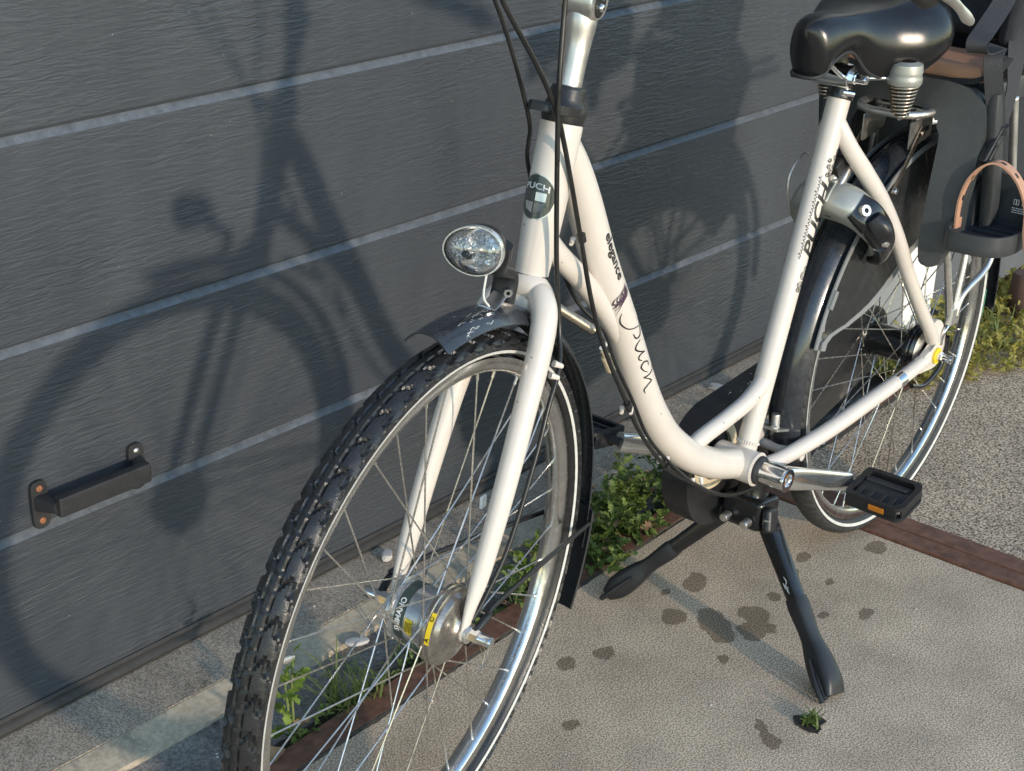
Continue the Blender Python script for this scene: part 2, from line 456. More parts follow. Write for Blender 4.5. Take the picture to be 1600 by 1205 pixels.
def box(bm, c, size, mtx=None, bev=0., seg=2):
    r = bmesh.ops.create_cube(bm, size=1)
    vs_ = r['verts']
    for v in vs_:
        v.co = V((v.co.x * size[0], v.co.y * size[1], v.co.z * size[2]))
    if bev:
        es = list({e for v in vs_ for e in v.link_edges})
        rb = bmesh.ops.bevel(bm, geom=es, offset=bev, segments=seg, affect='EDGES', profile=.5)
        vs_ = list({v for f in rb['faces'] for v in f.verts} | {v for v in vs_ if v.is_valid})
    for v in vs_:
        v.co = (mtx @ v.co if mtx else v.co) + V(c)
    return bm
def B_(c, size, mtx=None, bev=.001, seg=2): return box(bmesh.new(), c, size, mtx, bev, seg)
def basis(x, y, z): return Matrix((V(x), V(y), V(z))).transposed()
def prism_(bm, pts, th, o, ux, uy, bev=0.):
    """2D outline pts extruded by th both ways about the plane (o; ux, uy)"""
    o, ux, uy = V(o), V(ux), V(uy); nrm = ux.cross(uy).normalized()
    A = [bm.verts.new(o + ux * x + uy * y + nrm * th / 2) for x, y in pts]
    Bv = [bm.verts.new(o + ux * x + uy * y - nrm * th / 2) for x, y in pts]
    f1 = bm.faces.new(A); f2 = bm.faces.new(list(reversed(Bv)))
    k = len(pts)
    for i in range(k):
        bm.faces.new((A[i], Bv[i], Bv[(i + 1) % k], A[(i + 1) % k]))
    if bev:
        es = list(f1.edges) + list(f2.edges)
        bmesh.ops.bevel(bm, geom=es, offset=bev, segments=2, affect='EDGES', profile=.5)
    return bm
def rounded(pts, r, n=5):
    """round the corners of a 2D outline"""
    out = []
    k = len(pts)
    for i in range(k):
        p0, p, p1 = (V((*pts[i - 1], 0)), V((*pts[i], 0)), V((*pts[(i + 1) % k], 0)))
        rr = r[i] if isinstance(r, (list, tuple)) else r
        a = p + (p0 - p).normalized() * min(rr, (p0 - p).length * .48)
        b = p + (p1 - p).normalized() * min(rr, (p1 - p).length * .48)
        for j in range(n + 1):
            t = j / n
            q = a * (1 - t) ** 2 + p * 2 * t * (1 - t) + b * t * t
            out.append((q.x, q.y))
    return out

class Surf:
    """a tube lying in a plane whose normal is +y: lets print follow its surface"""
    def __init__(s, pts, rs, n=10):
        S = spline([list(p) + [r] for p, r in zip(pts, rs)], n)
        s.P = [V(q[:3]) for q in S]; s.r = [q[3] for q in S]
        s.F = frames(s.P, V((0, 1, 0)))
        s.L = [0]
        for a, b in zip(s.P, s.P[1:]): s.L.append(s.L[-1] + (b - a).length)
    def at(s, d, v, off, th0=0.):
        d = max(0, min(s.L[-1] - 1e-6, d))
        i = max(k for k in range(len(s.L) - 1) if s.L[k] <= d)
        t = (d - s.L[i]) / (s.L[i + 1] - s.L[i])
        p = s.P[i].lerp(s.P[i + 1], t); r = s.r[i] * (1 - t) + s.r[i + 1] * t
        n1 = s.F[i][1].lerp(s.F[i + 1][1], t).normalized(); n2 = s.F[i][2].lerp(s.F[i + 1][2], t).normalized()
        a = th0 + v / r
        return p + (n1 * math.cos(a) + n2 * math.sin(a)) * (r + off)

def text_bm(body, size, sx=1., shear=0., bold=0.):
    cu_ = bpy.data.curves.new('txt', 'FONT')
    cu_.body = body; cu_.size = size; cu_.shear = shear; cu_.offset = bold
    cu_.align_x = 'CENTER'; cu_.align_y = 'CENTER'; cu_.resolution_u = 3
    o = bpy.data.objects.new('txt', cu_)
    me = bpy.data.meshes.new_from_object(o)
    bpy.data.objects.remove(o); bpy.data.curves.remove(cu_)
    bm = bmesh.new(); bm.from_mesh(me); bpy.data.meshes.remove(me)
    for v in bm.verts: v.co.x *= sx
    bmesh.ops.triangulate(bm, faces=bm.faces)
    return bm
def split_long(bm, d):
    for _ in range(4):
        es = [e for e in bm.edges if e.calc_length() > d]
        if not es: break
        bmesh.ops.subdivide_edges(bm, edges=es, cuts=1)
        bmesh.ops.triangulate(bm, faces=bm.faces)
def ribbon(bm, f, pts, wd, off=.0005, n=8):
    """flat stroke of width wd along 2D pts (optionally with a width factor), mapped by f(x, y, off)"""
    S = spline([(p[0], p[1], p[2] if len(p) > 2 else 1.) for p in pts], n)
    prev = None
    for i, s in enumerate(S):
        a, b = S[max(0, i - 1)], S[min(len(S) - 1, i + 1)]
        dx, dy = b[0] - a[0], b[1] - a[1]; l = math.hypot(dx, dy) or 1
        nx, ny = -dy / l * wd * s[2] / 2, dx / l * wd * s[2] / 2
        cur = (bm.verts.new(f(s[0] + nx, s[1] + ny, off)), bm.verts.new(f(s[0] - nx, s[1] - ny, off)))
        if prev: bm.faces.new((prev[0], prev[1], cur[1], cur[0]))
        prev = cur

# ================================================================== THE SETTING
PSI = 0.030838
DD = V((-math.cos(PSI), math.sin(PSI), 0))           # along the door (to the right of the photo)
DN = V((math.sin(PSI), math.cos(PSI), 0))            # out of the door
D0 = DN * -0.577715
def DP(d, z, off=0.): return D0 + DD * d + DN * off + V((0, 0, z))
def sheet(x0, x1, y0, y1, z, nx=1, ny=1, bm=None):
    bm = bm or bmesh.new()
    g = [[bm.verts.new((x0 + (x1 - x0) * i / nx, y0 + (y1 - y0) * j / ny, z)) for j in range(ny + 1)] for i in range(nx + 1)]
    for i in range(nx):
        for j in range(ny): bm.faces.new((g[i][j], g[i + 1][j], g[i + 1][j + 1], g[i][j + 1]))
    return bm
bm = bmesh.new()
for a in ((-80, -3.2, -80, 80), (4.2, 80, -80, 80), (-3.2, 4.2, 3.6, 80), (-3.2, 4.2, -80, -1.2)): sheet(*a, -.012, bm=bm)
struct('ground', bm, 'asphalt')
# slabs have thickness so that their edges towards the drain show
struct('concrete_pavement', B_((2.125, 1.675, -.06), (4.15, 3.85, .12), bev=.003), 'concrete')          # x .05..4.2  y -.25..3.6
struct('aggregate_pavement', B_((-1.62, 1.678, -.0605), (3.16, 3.844, .119), bev=.003), 'aggregate')   # x -3.2..-.04
# threshold between door and drain (its outer edge runs with the door)
bm = bmesh.new()
def slab(bm, d0, d1, o0, o1, z0, z1, ztop_out=None):
    zt = z1 if ztop_out is None else ztop_out
    q = [DP(d0, z0, o0), DP(d1, z0, o0), DP(d1, z0, o1), DP(d0, z0, o1), DP(d0, z1, o0), DP(d1, z1, o0), DP(d1, zt, o1), DP(d0, zt, o1)]
    v = [bm.verts.new(p) for p in q]
    for f in ((0, 1, 2, 3), (4, 5, 6, 7), (0, 1, 5, 4), (1, 2, 6, 5), (2, 3, 7, 6), (3, 0, 4, 7)): bm.faces.new([v[i] for i in f])
    return bm
struct('threshold', slab(bm, -3.2, .78, -.10, .118, -.12, -.001), 'threshold')
struct('threshold_edge', slab(bmesh.new(), -3.2, .78, .120, .172, -.12, -.002, -.010), 'strip')
struct('drain_channel', slab(bmesh.new(), -3.2, .80, .173, .30, -.14, -.020, -.034), 'channel')
bm = sheet(-1.0, 1.35, -.335, -.299, -.0195, 60, 3)
for v in bm.verts: v.co.z += .012 * noise.noise(v.co * 14) + .006 * noise.noise(v.co * 50)
sl_ = struct('soil', bm, 'soil')
# steel rails of the drain and the expansion joint across
def rail(name, x0, x1, y0, y1, lab, z=.003):
    bm = bmesh.new()
    nx = max(2, int(max(x1 - x0, y1 - y0) / .04))
    if x1 - x0 > y1 - y0: g = [(x0 + (x1 - x0) * i / nx) for i in range(nx + 1)]; P = [((x, y0 + .0025 * noise.noise(V((x * 9, 3, 1)))), (x, y1 + .0030 * noise.noise(V((x * 11, 7, 2))))) for x in g]
    else: g = [(y0 + (y1 - y0) * i / nx) for i in range(nx + 1)]; P = [((x0 + .0020 * noise.noise(V((y * 9, 3, 1))), y), (x1 + .0020 * noise.noise(V((y * 11, 7, 2))), y)) for y in g]
    prev = None
    for (a, b) in P:
        cur = [bm.verts.new((a[0], a[1], -.04)), bm.verts.new((a[0], a[1], z)), bm.verts.new((b[0], b[1], z)), bm.verts.new((b[0], b[1], -.04))]
        if prev:
            for k in range(3): bm.faces.new((prev[k], prev[k + 1], cur[k + 1], cur[k]))
        prev = cur
    o = obj(name, bm, 'rail', None, 30)
    return tag(o, lab, 'steel rail')
rail('steel_rail', -.055, 3.2, -.297, -.2535, 'long rusty steel rail along the weedy drain in front of the door')
rail('steel_rail', -.80, -.06, -.252, -.2085, 'short rusty steel rail behind the rear wheel, ending at the yellow-green weeds')
rail('joint_bar', .009, .047, -.248, 3.4, 'rusty joint bar along the smooth concrete, nearer of the pair under the rear tyre', .004)
rail('joint_bar', -.037, .0065, -.2485, 3.4, 'rusty joint bar along the coarse paving, farther of the pair under the rear tyre', .0055)

# dirt packed against the rails
bm = bmesh.new()
for (y_, sg_, xa, xb) in ((-.2535, 1, .0, 1.7), (-.2975, -1, .0, 1.7), (-.2085, 1, -.8, -.06)):
    prev = None; n_ = int((xb - xa) / .006)
    for i in range(n_ + 1):
        x = xa + (xb - xa) * i / n_
        w_ = max(.0006, .0050 + .010 * noise.noise(V((x * 13, y_ * 40, 0))) + .004 * noise.noise(V((x * 60, y_ * 90, 3))))
        zb = .0005 if sg_ > 0 else -.020
        cur = [bm.verts.new((x, y_ - sg_ * .001, zb + .0022)), bm.verts.new((x, y_ + sg_ * w_ * .5, zb + .0016 + .001 * noise.noise(V((x * 90, 1, 2))))), bm.verts.new((x, y_ + sg_ * w_, zb - .0008))]
        if prev:
            for k in range(2): bm.faces.new((prev[k], prev[k + 1], cur[k + 1], cur[k]))
        prev = cur
o = obj('dirt', bm, 'soil', None, 60); o['kind'] = 'stuff'; tag(o, 'dark dirt packed along the edges of the rusty rails', 'dirt')
# ---- garage door
door = thing('garage_door', 'dark slate grey sectional garage door with embossed wood grain', 'garage door', tuple(DP(-.6, 0)))
ZS = [.020, .29975, .56829, .84325, 1.118, 1.393, 1.668, 1.943, 2.2]
M['ledge'] = pm('pale blue-grey panel ledge', (.105, .116, .132), .5, var=.30, vscale=60, bump=.6, bscale=420, dust=.2, dcol=(.12, .115, .11))  # ledge faces coloured paler and bluer than the door panels
def panel(z0, z1):
    prof = [(-.022, z0 - .006), (-.010, z0 - .006), (-.006, z0 + .001), (-.0015, z0 + .0015), (0, z0 + .004), (0, z1 - .0145), (-.0004, z1 - .0136)]
    bm = bmesh.new()
    A = [[bm.verts.new(DP(d, z, o)) for o, z in prof] for d in (-2.6, .765)]
    for j in range(len(prof) - 1): bm.faces.new((A[0][j], A[1][j], A[1][j + 1], A[0][j + 1]))
    return bm
for z0, z1 in zip(ZS, ZS[1:]):
    pn = obj('panel', panel(z0, z1), 'door', door, 35)
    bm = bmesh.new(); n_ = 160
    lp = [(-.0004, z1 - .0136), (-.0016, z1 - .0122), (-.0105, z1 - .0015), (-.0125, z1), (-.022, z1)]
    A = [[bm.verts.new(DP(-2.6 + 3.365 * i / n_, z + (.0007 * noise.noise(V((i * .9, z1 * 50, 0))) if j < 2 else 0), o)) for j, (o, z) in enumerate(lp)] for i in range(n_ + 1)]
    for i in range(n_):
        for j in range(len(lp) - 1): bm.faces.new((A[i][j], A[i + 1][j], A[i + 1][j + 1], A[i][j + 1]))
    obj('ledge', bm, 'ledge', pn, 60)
bm = bmesh.new()
prof = [(-.01, .026), (.003, .0265), (.006, .022), (.0045, .017), (.009, .014), (.0115, .008), (.0095, .002), (.004, .0002), (-.02, .0002)]
A = [[bm.verts.new(DP(d, z, o)) for o, z in prof] for d in (-2.6, .765)]
for j in range(len(prof) - 1): bm.faces.new((A[0][j], A[1][j], A[1][j + 1], A[0][j + 1]))
obj('bottom_seal', bm, 'seal', door, 35)
# handle
BX = basis(DD, DN, V((0, 0, 1)))
def onDoor(x, o, z): return DP(x, z, o)
bm = bmesh.new()
box(bm, DP(-1.2375, .3385, .038), (.150, .016, .030), BX, .004)
hd = obj('handle', bm, 'blackmatt', door)
for d in (-1.318, -1.160):
    sgn = 1 if d < -1.2 else -1
    pts = rounded([(-.012, -.036), (.012, -.036), (.014, 0), (.012, .036), (-.012, .036), (-.014, 0)], [.010, .010, .03, .010, .010, .03], 4)
    obj('base_plate', prism_(bmesh.new(), pts, .007, DP(d, .333, .0035), DD, V((0, 0, 1)), .0012), 'blackmatt', hd)
    bm = bmesh.new()
    a0, a1 = DP(d, .337, .006), DP(d + sgn * .010, .3385, .038)
    tube(bm, [a0, a1], [.012, .008], seg=12, n=2, ref=V((0, 0, 1)), r2=[.010, .012], power=.45)
    obj('arm', bm, 'blackmatt', hd)
    for z in (.309, .358):
        obj('screw', Lt([(0, .0025), (.0025, .0024), (.0045, .0012), (.0048, 0)], DP(d, z, .0072), DN, seg=14), 'rust' if d < -1.2 else 'alloy', hd)

# ---- facade beside the door
fw = thing('white_wall', 'white painted wall end beside the garage door, behind the rear wheel', 'wall', (-.85, -.45, 0))
obj('jamb', B_((-.845, -.66, 1.3), (.155, .66, 2.62), bev=.004), 'white_plain', fw)
gw = thing('grey_wall', 'grey rendered wall continuing right of the white wall end', 'wall', (-2.5, -.5, 0))
obj('plinth', B_((-2.93, -.68, 1.3), (4.01, .66, 2.62), bev=.004), 'grey_render', gw)
lt_ = thing('door_lintel', 'white lintel above the garage door', 'lintel', (1.0, -.6, 2.2))
obj('beam', B_((1.0, -.70, 2.42), (3.52, .42, .40), bev=.004), 'white_plain', lt_)
pp = thing('short_post', 'brown post end standing by the grey wall at the right edge', 'post', (-1.165, -.205, 0))
obj('post', T_([(-1.165, -.205, .0), (-1.165, -.205, .098), (-1.165, -.205, .104)], [.034, .034, .026], seg=20, n=2), 'brown', pp)

# ================================================================== THE BICYCLE
RH = V((0, 0, .345))                                  # rear hub
FH = V((1.199, .0087, .3756))                         # front hub (wheel turned a little, just off the ground)
FX = V((.98684, .16170, 0)); FA = V((-.16138, .98484, -.06357)).normalized(); FX = (FX - FA * FX.dot(FA)).normalized(); FZ = FX.cross(FA).normalized()
BBC = V((.495, 0, .303))
Y = V((0, 1, 0)); X = V((1, 0, 0)); Z = V((0, 0, 1))
def F(x, y, z): return FH + FX * x + FA * y + FZ * z
def FP(r, deg, y): return F(r * math.cos(R(deg)), y, r * math.sin(R(deg)))
def RP(r, deg, y): return RH + V((r * math.cos(R(deg)), y, r * math.sin(R(deg))))
bike = thing('bicycle', 'cream white step-through bicycle with black tyres, standing on its double kickstand', 'bicycle', (.4, 0, 0))

# ---- frame
DT = [(.962, 0, .896), (.9385, 0, .857), (.9175, 0, .813), (.8785, 0, .728), (.8205, 0, .620), (.765, 0, .512), (.722, 0, .448), (.685, 0, .408), (.632, 0, .366), (.570, 0, .331), (.500, 0, .304)]
DR = [.0180, .0205, .0224, .0228, .0226, .0224, .0226, .0228, .0230, .0235, .0235]
bm = T_(DT, DR, seg=28, n=6, ref=Y)
frame = obj('frame', bm, 'white', bike, 60)           # the big down tube; all else of the frame is welded to it
DTS = Surf(DT, DR)
HT0, HT1 = V((1.0125, 0, .738)), V((.9635, 0, .916))
HA = (HT1 - HT0).normalized()
def HTP(t): return HT0 + HA * t
HL = (HT1 - HT0).length
obj('head_tube', Lt([(.0150, 0), (.0195, 0), (.0198, .004), (.0198, .010), (.0198, .014), (.0210, .03), (.0226, .06), (.0238, .09), (.0246, .13), (.0247, .16), (.0245, HL - .003), (.0232, HL), (.015, HL)], HT0, HA, seg=48), 'white', frame, 50)
ST = [(.301, 0, .832), (.346, 0, .695), (.424, 0, .468), (.482, 0, .300)]
SR = [.0172, .0165, .0162, .0162]
obj('seat_tube', T_(ST, SR, seg=28, n=6, ref=Y), 'white', frame, 60)
STS = Surf(ST, SR)
obj('brace_tube', T_([(1.000, 0, .800), (.965, 0, .760), (.911, 0, .710), (.860, 0, .655), (.820, 0, .604)], .0138, seg=20, ref=Y), 'white', frame, 60)
obj('bottom_bracket_shell', Lt([(.012, -.036), (.0245, -.036), (.0255, -.034), (.0255, .034), (.0245, .036), (.012, .036)], BBC, Y, seg=40), 'white', frame)
obj('gusset_tube', T_([(.655, 0, .372), (.612, 0, .385), (.540, 0, .393), (.478, 0, .404), (.435, 0, .432), (.405, 0, .520)], [.012, .0125, .0125, .013, .0145, .012], seg=18, n=6, ref=Y), 'white', frame, 60)
for s in (1, -1):
    obj('chain_stay', T_([(.470, s * .022, .292), (.409, s * .034, .2935), (.300, s * .048, .304), (.185, s * .060, .321), (.107, s * .068, .333), (.030, s * .073, .345)], [.012, .0125, .013, .013, .0125, .0115], seg=18, ref=Y), 'white', frame, 60)
    obj('seat_stay', T_([(.312, s * .003, .805), (.308, s * .011, .784), (.292, s * .023, .752), (.262, s * .036, .713), (.218, s * .048, .660), (.168, s * .058, .590), (.122, s * .064, .520), (.072, s * .069, .452), (.022, s * .073, .392), (.010, s * .073, .375)], [.0100, .0125, .0134, .0138, .0135, .013, .0115, .0115, .0115, .011], seg=18, ref=Y), 'white', frame, 60)
    # dropout plate: a curved ear joining both stays
    pts = rounded([(.070, -.014), (.040, .014), (.012, .016), (-.004, .034), (.030, .062), (.010, .072), (-.020, .048), (-.036, .006), (-.026, -.014), (0, -.022)], .012, 3)
    obj('dropout', prism_(bmesh.new(), pts, .012, RH + V((0, s * .073, 0)), X, Z, .002), 'white', frame)
obj('chrome_band', T_([(.120, .0666, .3305), (.102, .0685, .3335)], .0134, seg=20, n=1, ref=Y), 'chrome', frame)
obj('bridge', T_([(.377, -.045, .284), (.377, .045, .284)], .008, seg=12, n=1), 'white', frame)
# weld beads
def bead(name, o, ax, r, mat='white', n=26, parent=frame, w=.0028):
    bm = bmesh.new(); ax = V(ax).normalized(); u = ax.orthogonal().normalized(); v = ax.cross(u)
    for i in range(n):
        a = 2 * PI * i / n
        c = V(o) + (u * math.cos(a) + v * math.sin(a)) * r
        bmesh.ops.create_icosphere(bm, subdivisions=1, radius=w, matrix=Matrix.Translation(c) @ Matrix.Diagonal((1, 1, 1, 1)))
    return obj(name, bm, mat, parent, 180)
bead('weld_bead', (.4115, 0, .503), V((-.30, 0, .95)), .0140)
bead('weld_bead', (.472, 0, .330), V((-.33, 0, .94)), .0160)
bead('weld_bead', BBC + V((0, .0335, 0)), Y, .0252, n=40, w=.0018)
# threaded bosses for the cable ties
for p, dv in (((.946, .0165, .776), V((.9, .4, -.5))), ((.826, .017, .516), V((.8, .55, -.45))), ((.731, .017, .408), V((.7, .5, -.6))), ((.640, .018, .340), V((.4, .5, -.8)))):
    bm = bmesh.new(); dv = dv.normalized()
    t_ = dv.cross(Z).normalized()
    for k in (-.006, .006):
        tube(bm, [V(p) + t_ * k, V(p) + dv * .010 + t_ * k], [.0035, .0025], seg=8, n=2)
    obj('cable_clip', bm, 'white', frame)
# black ring at the lower head race
obj('headset_ring', Lt([(.0202, .0055), (.0206, .0058), (.0206, .0088), (.0202, .0091)], HT0, HA, seg=40, closed=True), 'ink', frame)

# ---- print on the frame
def dts(d0, v0, d): return lambda x, y, off: DTS.at(d0 + x, v0 - y * d, off)
def put_text(body, size, f, name, mat, sx=1., shear=0., bold=0., off=.0005):
    bm = text_bm(body, size, sx, shear, bold); split_long(bm, .004)
    for v in bm.verts: v.co = f(v.co.x, v.co.y, off)
    return obj(name, bm, mat, frame, None)
def pos_on(S, p):      # arc length of the centre line point nearest to p
    i = min(range(len(S.P)), key=lambda k: (S.P[k] - V(p)).length)
    return S.L[i]
# which sense of v turns towards the upper/rear side: n2 of the surf frame
sg = 1 if DTS.F[20][2].dot(V((.8, 0, -.6))) > 0 else -1            # sg*v positive -> front/lower side
f_dt = lambda d0, v0: (lambda x, y, off: DTS.at(d0 + x, sg * (v0 - y), off))
put_text('elegance', .0165, f_dt(pos_on(DTS, (.884, 0, .742)), -.0035), 'lettering', 'ink', 1.30, 0, .0004)
# script name, as pen strokes: x runs down the tube, y towards its upper side
pen = bmesh.new()
fs = f_dt(pos_on(DTS, (.8085, 0, .612)), .0000)
P_ = [[(-.056, -.012, .4), (-.050, -.016, .7), (-.040, -.017), (-.028, -.010, .8), (-.020, .004, .6), (-.0185, .008, .4)],
      [(-.030, .011, .4), (-.020, .012, .8), (-.006, .005, 1.1), (-.007, -.004, 1.), (-.016, -.006, .6)],
      [(.000, .002, .5), (.003, -.006, 1.), (.010, -.009, 1.1), (.020, .000, .8), (.0225, .004, .6), (.021, -.005, 1.), (.026, -.009, .9), (.032, -.005, .5)],
      [(.047, .003, .6), (.041, .004, .8), (.036, -.003, 1.1), (.040, -.009, 1.1), (.048, -.007, .7), (.055, -.002, .4)],
      [(.054, .012, .4), (.060, .010, .8), (.060, -.002, 1.), (.0585, -.010, 1.)],
      [(.0585, -.010, .7), (.066, -.003, .8), (.072, .000, 1.), (.073, -.006, 1.), (.078, -.014, .9), (.085, -.014, .4)]]
for st_ in P_: ribbon(pen, fs, [(x * 1.05, y, *r) for x, y, *r in st_], .0021, n=7)
obj('script_lettering', pen, 'ink', frame, None)
# small curled ornament between the two words
pen = bmesh.new(); fo = f_dt(pos_on(DTS, (.857, 0, .684)), .0020)
rr = random.Random(4)
for k in range(15):
    y0 = -.013 + .024 * k / 14; x0 = .004 - .010 * (k / 14)
    ribbon(pen, fo, [(x0 - .002, y0, .5), (x0 + .004 + rr.uniform(0, .004), y0 - .003 + rr.uniform(-.002, .002), 1.), (x0 + .008, y0 - .001, .8), (x0 + .010 + rr.uniform(0, .009), y0 - .007, .2)], .0013, n=5)
for k in range(3):
    ribbon(pen, fo, [(-.002 + .004 * k, .014, .6), (.004 + .003 * k, .006, 1.2), (.010 + .002 * k, -.004, 1.), (.016 + .006 * k, -.018, .2)], .0014, n=6)
obj('ornament', pen, 'purple', frame, None)
# seat tube: upright name with scrolls beside and below it
sgs = 1 if STS.F[10][2].dot(X) > 0 else -1            # sgs*v positive -> front
f_st = lambda d0, v0: (lambda x, y, off: STS.at(d0 - x, sgs * (v0 + y), off))
dm = pos_on(STS, (.362, 0, .650))
put_text('PUCH', .0235, f_st(dm, .0025), 'lettering', 'ink', 1.75, .30, .0006)
pen = bmesh.new(); fp = f_st(dm, .0015)
def scroll(cx, cy, r0, turns, ph, wd=.0011):
    n = int(10 * turns)
    ribbon(pen, fp, [(cx + r0 * (1 - .75 * i / n) * math.cos(ph + turns * 2 * PI * i / n), cy + r0 * (1 - .75 * i / n) * math.sin(ph + turns * 2 * PI * i / n)) for i in range(n + 1)], wd, n=3)
for k, (x, y, r_) in enumerate([(-.081, -.002, .0065), (-.094, .000, .006), (-.070, -.004, .005), (-.103, .002, .0045), (.066, -.005, .006), (.075, -.001, .0055), (.086, -.006, .006), (.097, -.003, .005), (.070, .005, .004), (.082, .006, .004), (.106, -.007, .0045), (.092, .007, .0035)]):
    scroll(x, y, r_, 1.7, k * 1.3)
for k in range(24):
    x = -.058 + .0052 * k
    ribbon(pen, fp, [(x, .0115, .5), (x + .003, .0140 + .003 * rr.random(), 1.), (x + .004, .0122, .7), (x + .007, .0130, .4)], .0011, n=4)
obj('ornament', pen, 'ink', frame, None)
# small data sticker on the chain stay
CSS = Surf([(.409, .034, .2935), (.300, .048, .304), (.185, .060, .321)], [.0125, .013, .013])
bm = bmesh.new()
q = [CSS.at(.030, -.004, .0004), CSS.at(.052, -.004, .0004), CSS.at(.052, .005, .0004), CSS.at(.030, .005, .0004)]
bm.faces.new([bm.verts.new(p) for p in q]); obj('sticker', bm, 'inkwhite', frame, None)
# head badge: oval plate wrapped round the head tube
u_h = V((0, 1, 0)); f_h = HA.cross(u_h) * 1.
if f_h.dot(X) < 0: f_h = -f_h
def HB(x, y, off):     # x to the bike's left, y up
    t = .098 + y; r = .0198 + .0048 * max(0, min(1, (t - .014) / .116)) ** .8
    a = R(3) + x / r
    return HTP(t) + (f_h * math.cos(a) + u_h * math.sin(a)) * (r + off)
def badge_part(name, pts, off, mat, n=3):
    bm = bmesh.new()
    bm.faces.new([bm.verts.new((x, y, 0)) for x, y in pts])
    bmesh.ops.triangulate(bm, faces=bm.faces); split_long(bm, .005)
    r_ = bmesh.ops.extrude_face_region(bm, geom=list(bm.faces))
    top = {v for v in r_['geom'] if isinstance(v, bmesh.types.BMVert)}
    for v in bm.verts: v.co = HB(v.co.x, v.co.y, off if v in top else off - .0012)
    return obj(name, bm, mat, frame, 30)
oval = [(.0225 * math.cos(2 * PI * i / 36), .0250 * math.sin(2 * PI * i / 36)) for i in range(36)]
badge_part('head_badge', [(x * 1.06, y * 1.05) for x, y in oval], .0014, 'badgesilver')
badge_part('badge_field', oval, .0018, 'badge')
sh = lambda x0, x1, y0, y1: [(x0, y0), (x1, y0), (x1, y1), (x0, y1)]
badge_part('badge_shield', sh(-.0125, -.0012, -.0040, .0058), .0026, 'badgedark')
badge_part('badge_shield', sh(.0012, .0130, -.0040, .0058), .0026, 'badgesilver')
badge_part('badge_shield', [(-.0012, -.0062), (-.0122, -.0062), (-.0090, -.0145), (-.0012, -.0180)], .0026, 'badgesilver')
badge_part('badge_shield', [(.0012, -.0062), (.0126, -.0062), (.0095, -.0145), (.0012, -.0180)], .0026, 'badgedark')
bm = text_bm('PUCH', .0098, 1.25, 0, .0002); split_long(bm, .004)
for v in bm.verts: v.co = HB(v.co.x, v.co.y + .0122 - 9. * v.co.x ** 2, .0022)
obj('lettering', bm, 'inkwhite', frame, None)

# ---- fork
cr0 = F(-.178, 0, .350)                               # crown centre
fork = obj('fork', Lt([(.0145, -.028), (.0180, -.024), (.0195, -.010), (.0190, .004), (.0175, .012), (.0150, .016)], HT0 - HA * .016, HA, seg=36), 'white', bike)
obj('fork_crown', T_([cr0 + FA * -.026 + FZ * -.010, cr0 + FA * -.016 + FZ * .004, cr0 + FZ * .012, cr0 + FA * .016 + FZ * .004, cr0 + FA * .026 + FZ * -.010], [.0130, .0160, .0180, .0160, .0130], seg=20, n=6, ref=FX), 'white', fork, 60)
for s in (1, -1):
    k_ = .94 if s > 0 else -.76
    obj('fork_blade', T_([FP(.400, 116.4, k_ * .010), FP(.393, 115.6, k_ * .024), FP(.372, 114.4, k_ * .040), FP(.330, 113.4, k_ * .0495), FP(.260, 112.0, k_ * .0555), FP(.163, 110.8, k_ * .059), FP(.075, 108, k_ * .0595), FP(.030, 100, k_ * .0585), F(.002, k_ * .0575, .004)],
        [.0120, .0150, .0156, .0148, .0140, .0130, .0112, .0095, .0090], r2=[.0120, .0150, .0154, .0146, .0137, .0128, .0110, .0062, .0040], seg=22, n=6, ref=FX), 'white', fork, 60)
    obj('fork_end', Lt([(.004, -.0035), (.0115, -.0035), (.0120, -.002), (.0120, .002), (.0115, .0035), (.004, .0035)], F(0, k_ * .0575, 0), FA, seg=28), 'white', fork)
bm = bmesh.new()
bead('weld_bead', HT0 - HA * .0235, HA, .0172, parent=fork, n=34, w=.0022)
obj('reflector_clip', B_(FP(.150, 113.5, .030), (.011, .004, .016), basis(FX, FA, FZ), .0015), 'inkwhite', fork)
bm = bmesh.new()
for k in (-.007, .007): tube(bm, [FP(.318 + k, 117.2, .058), FP(.318 + k, 119.2, .064)], [.0042, .003], seg=8, n=2)
obj('cable_clip', bm, 'white', fork)

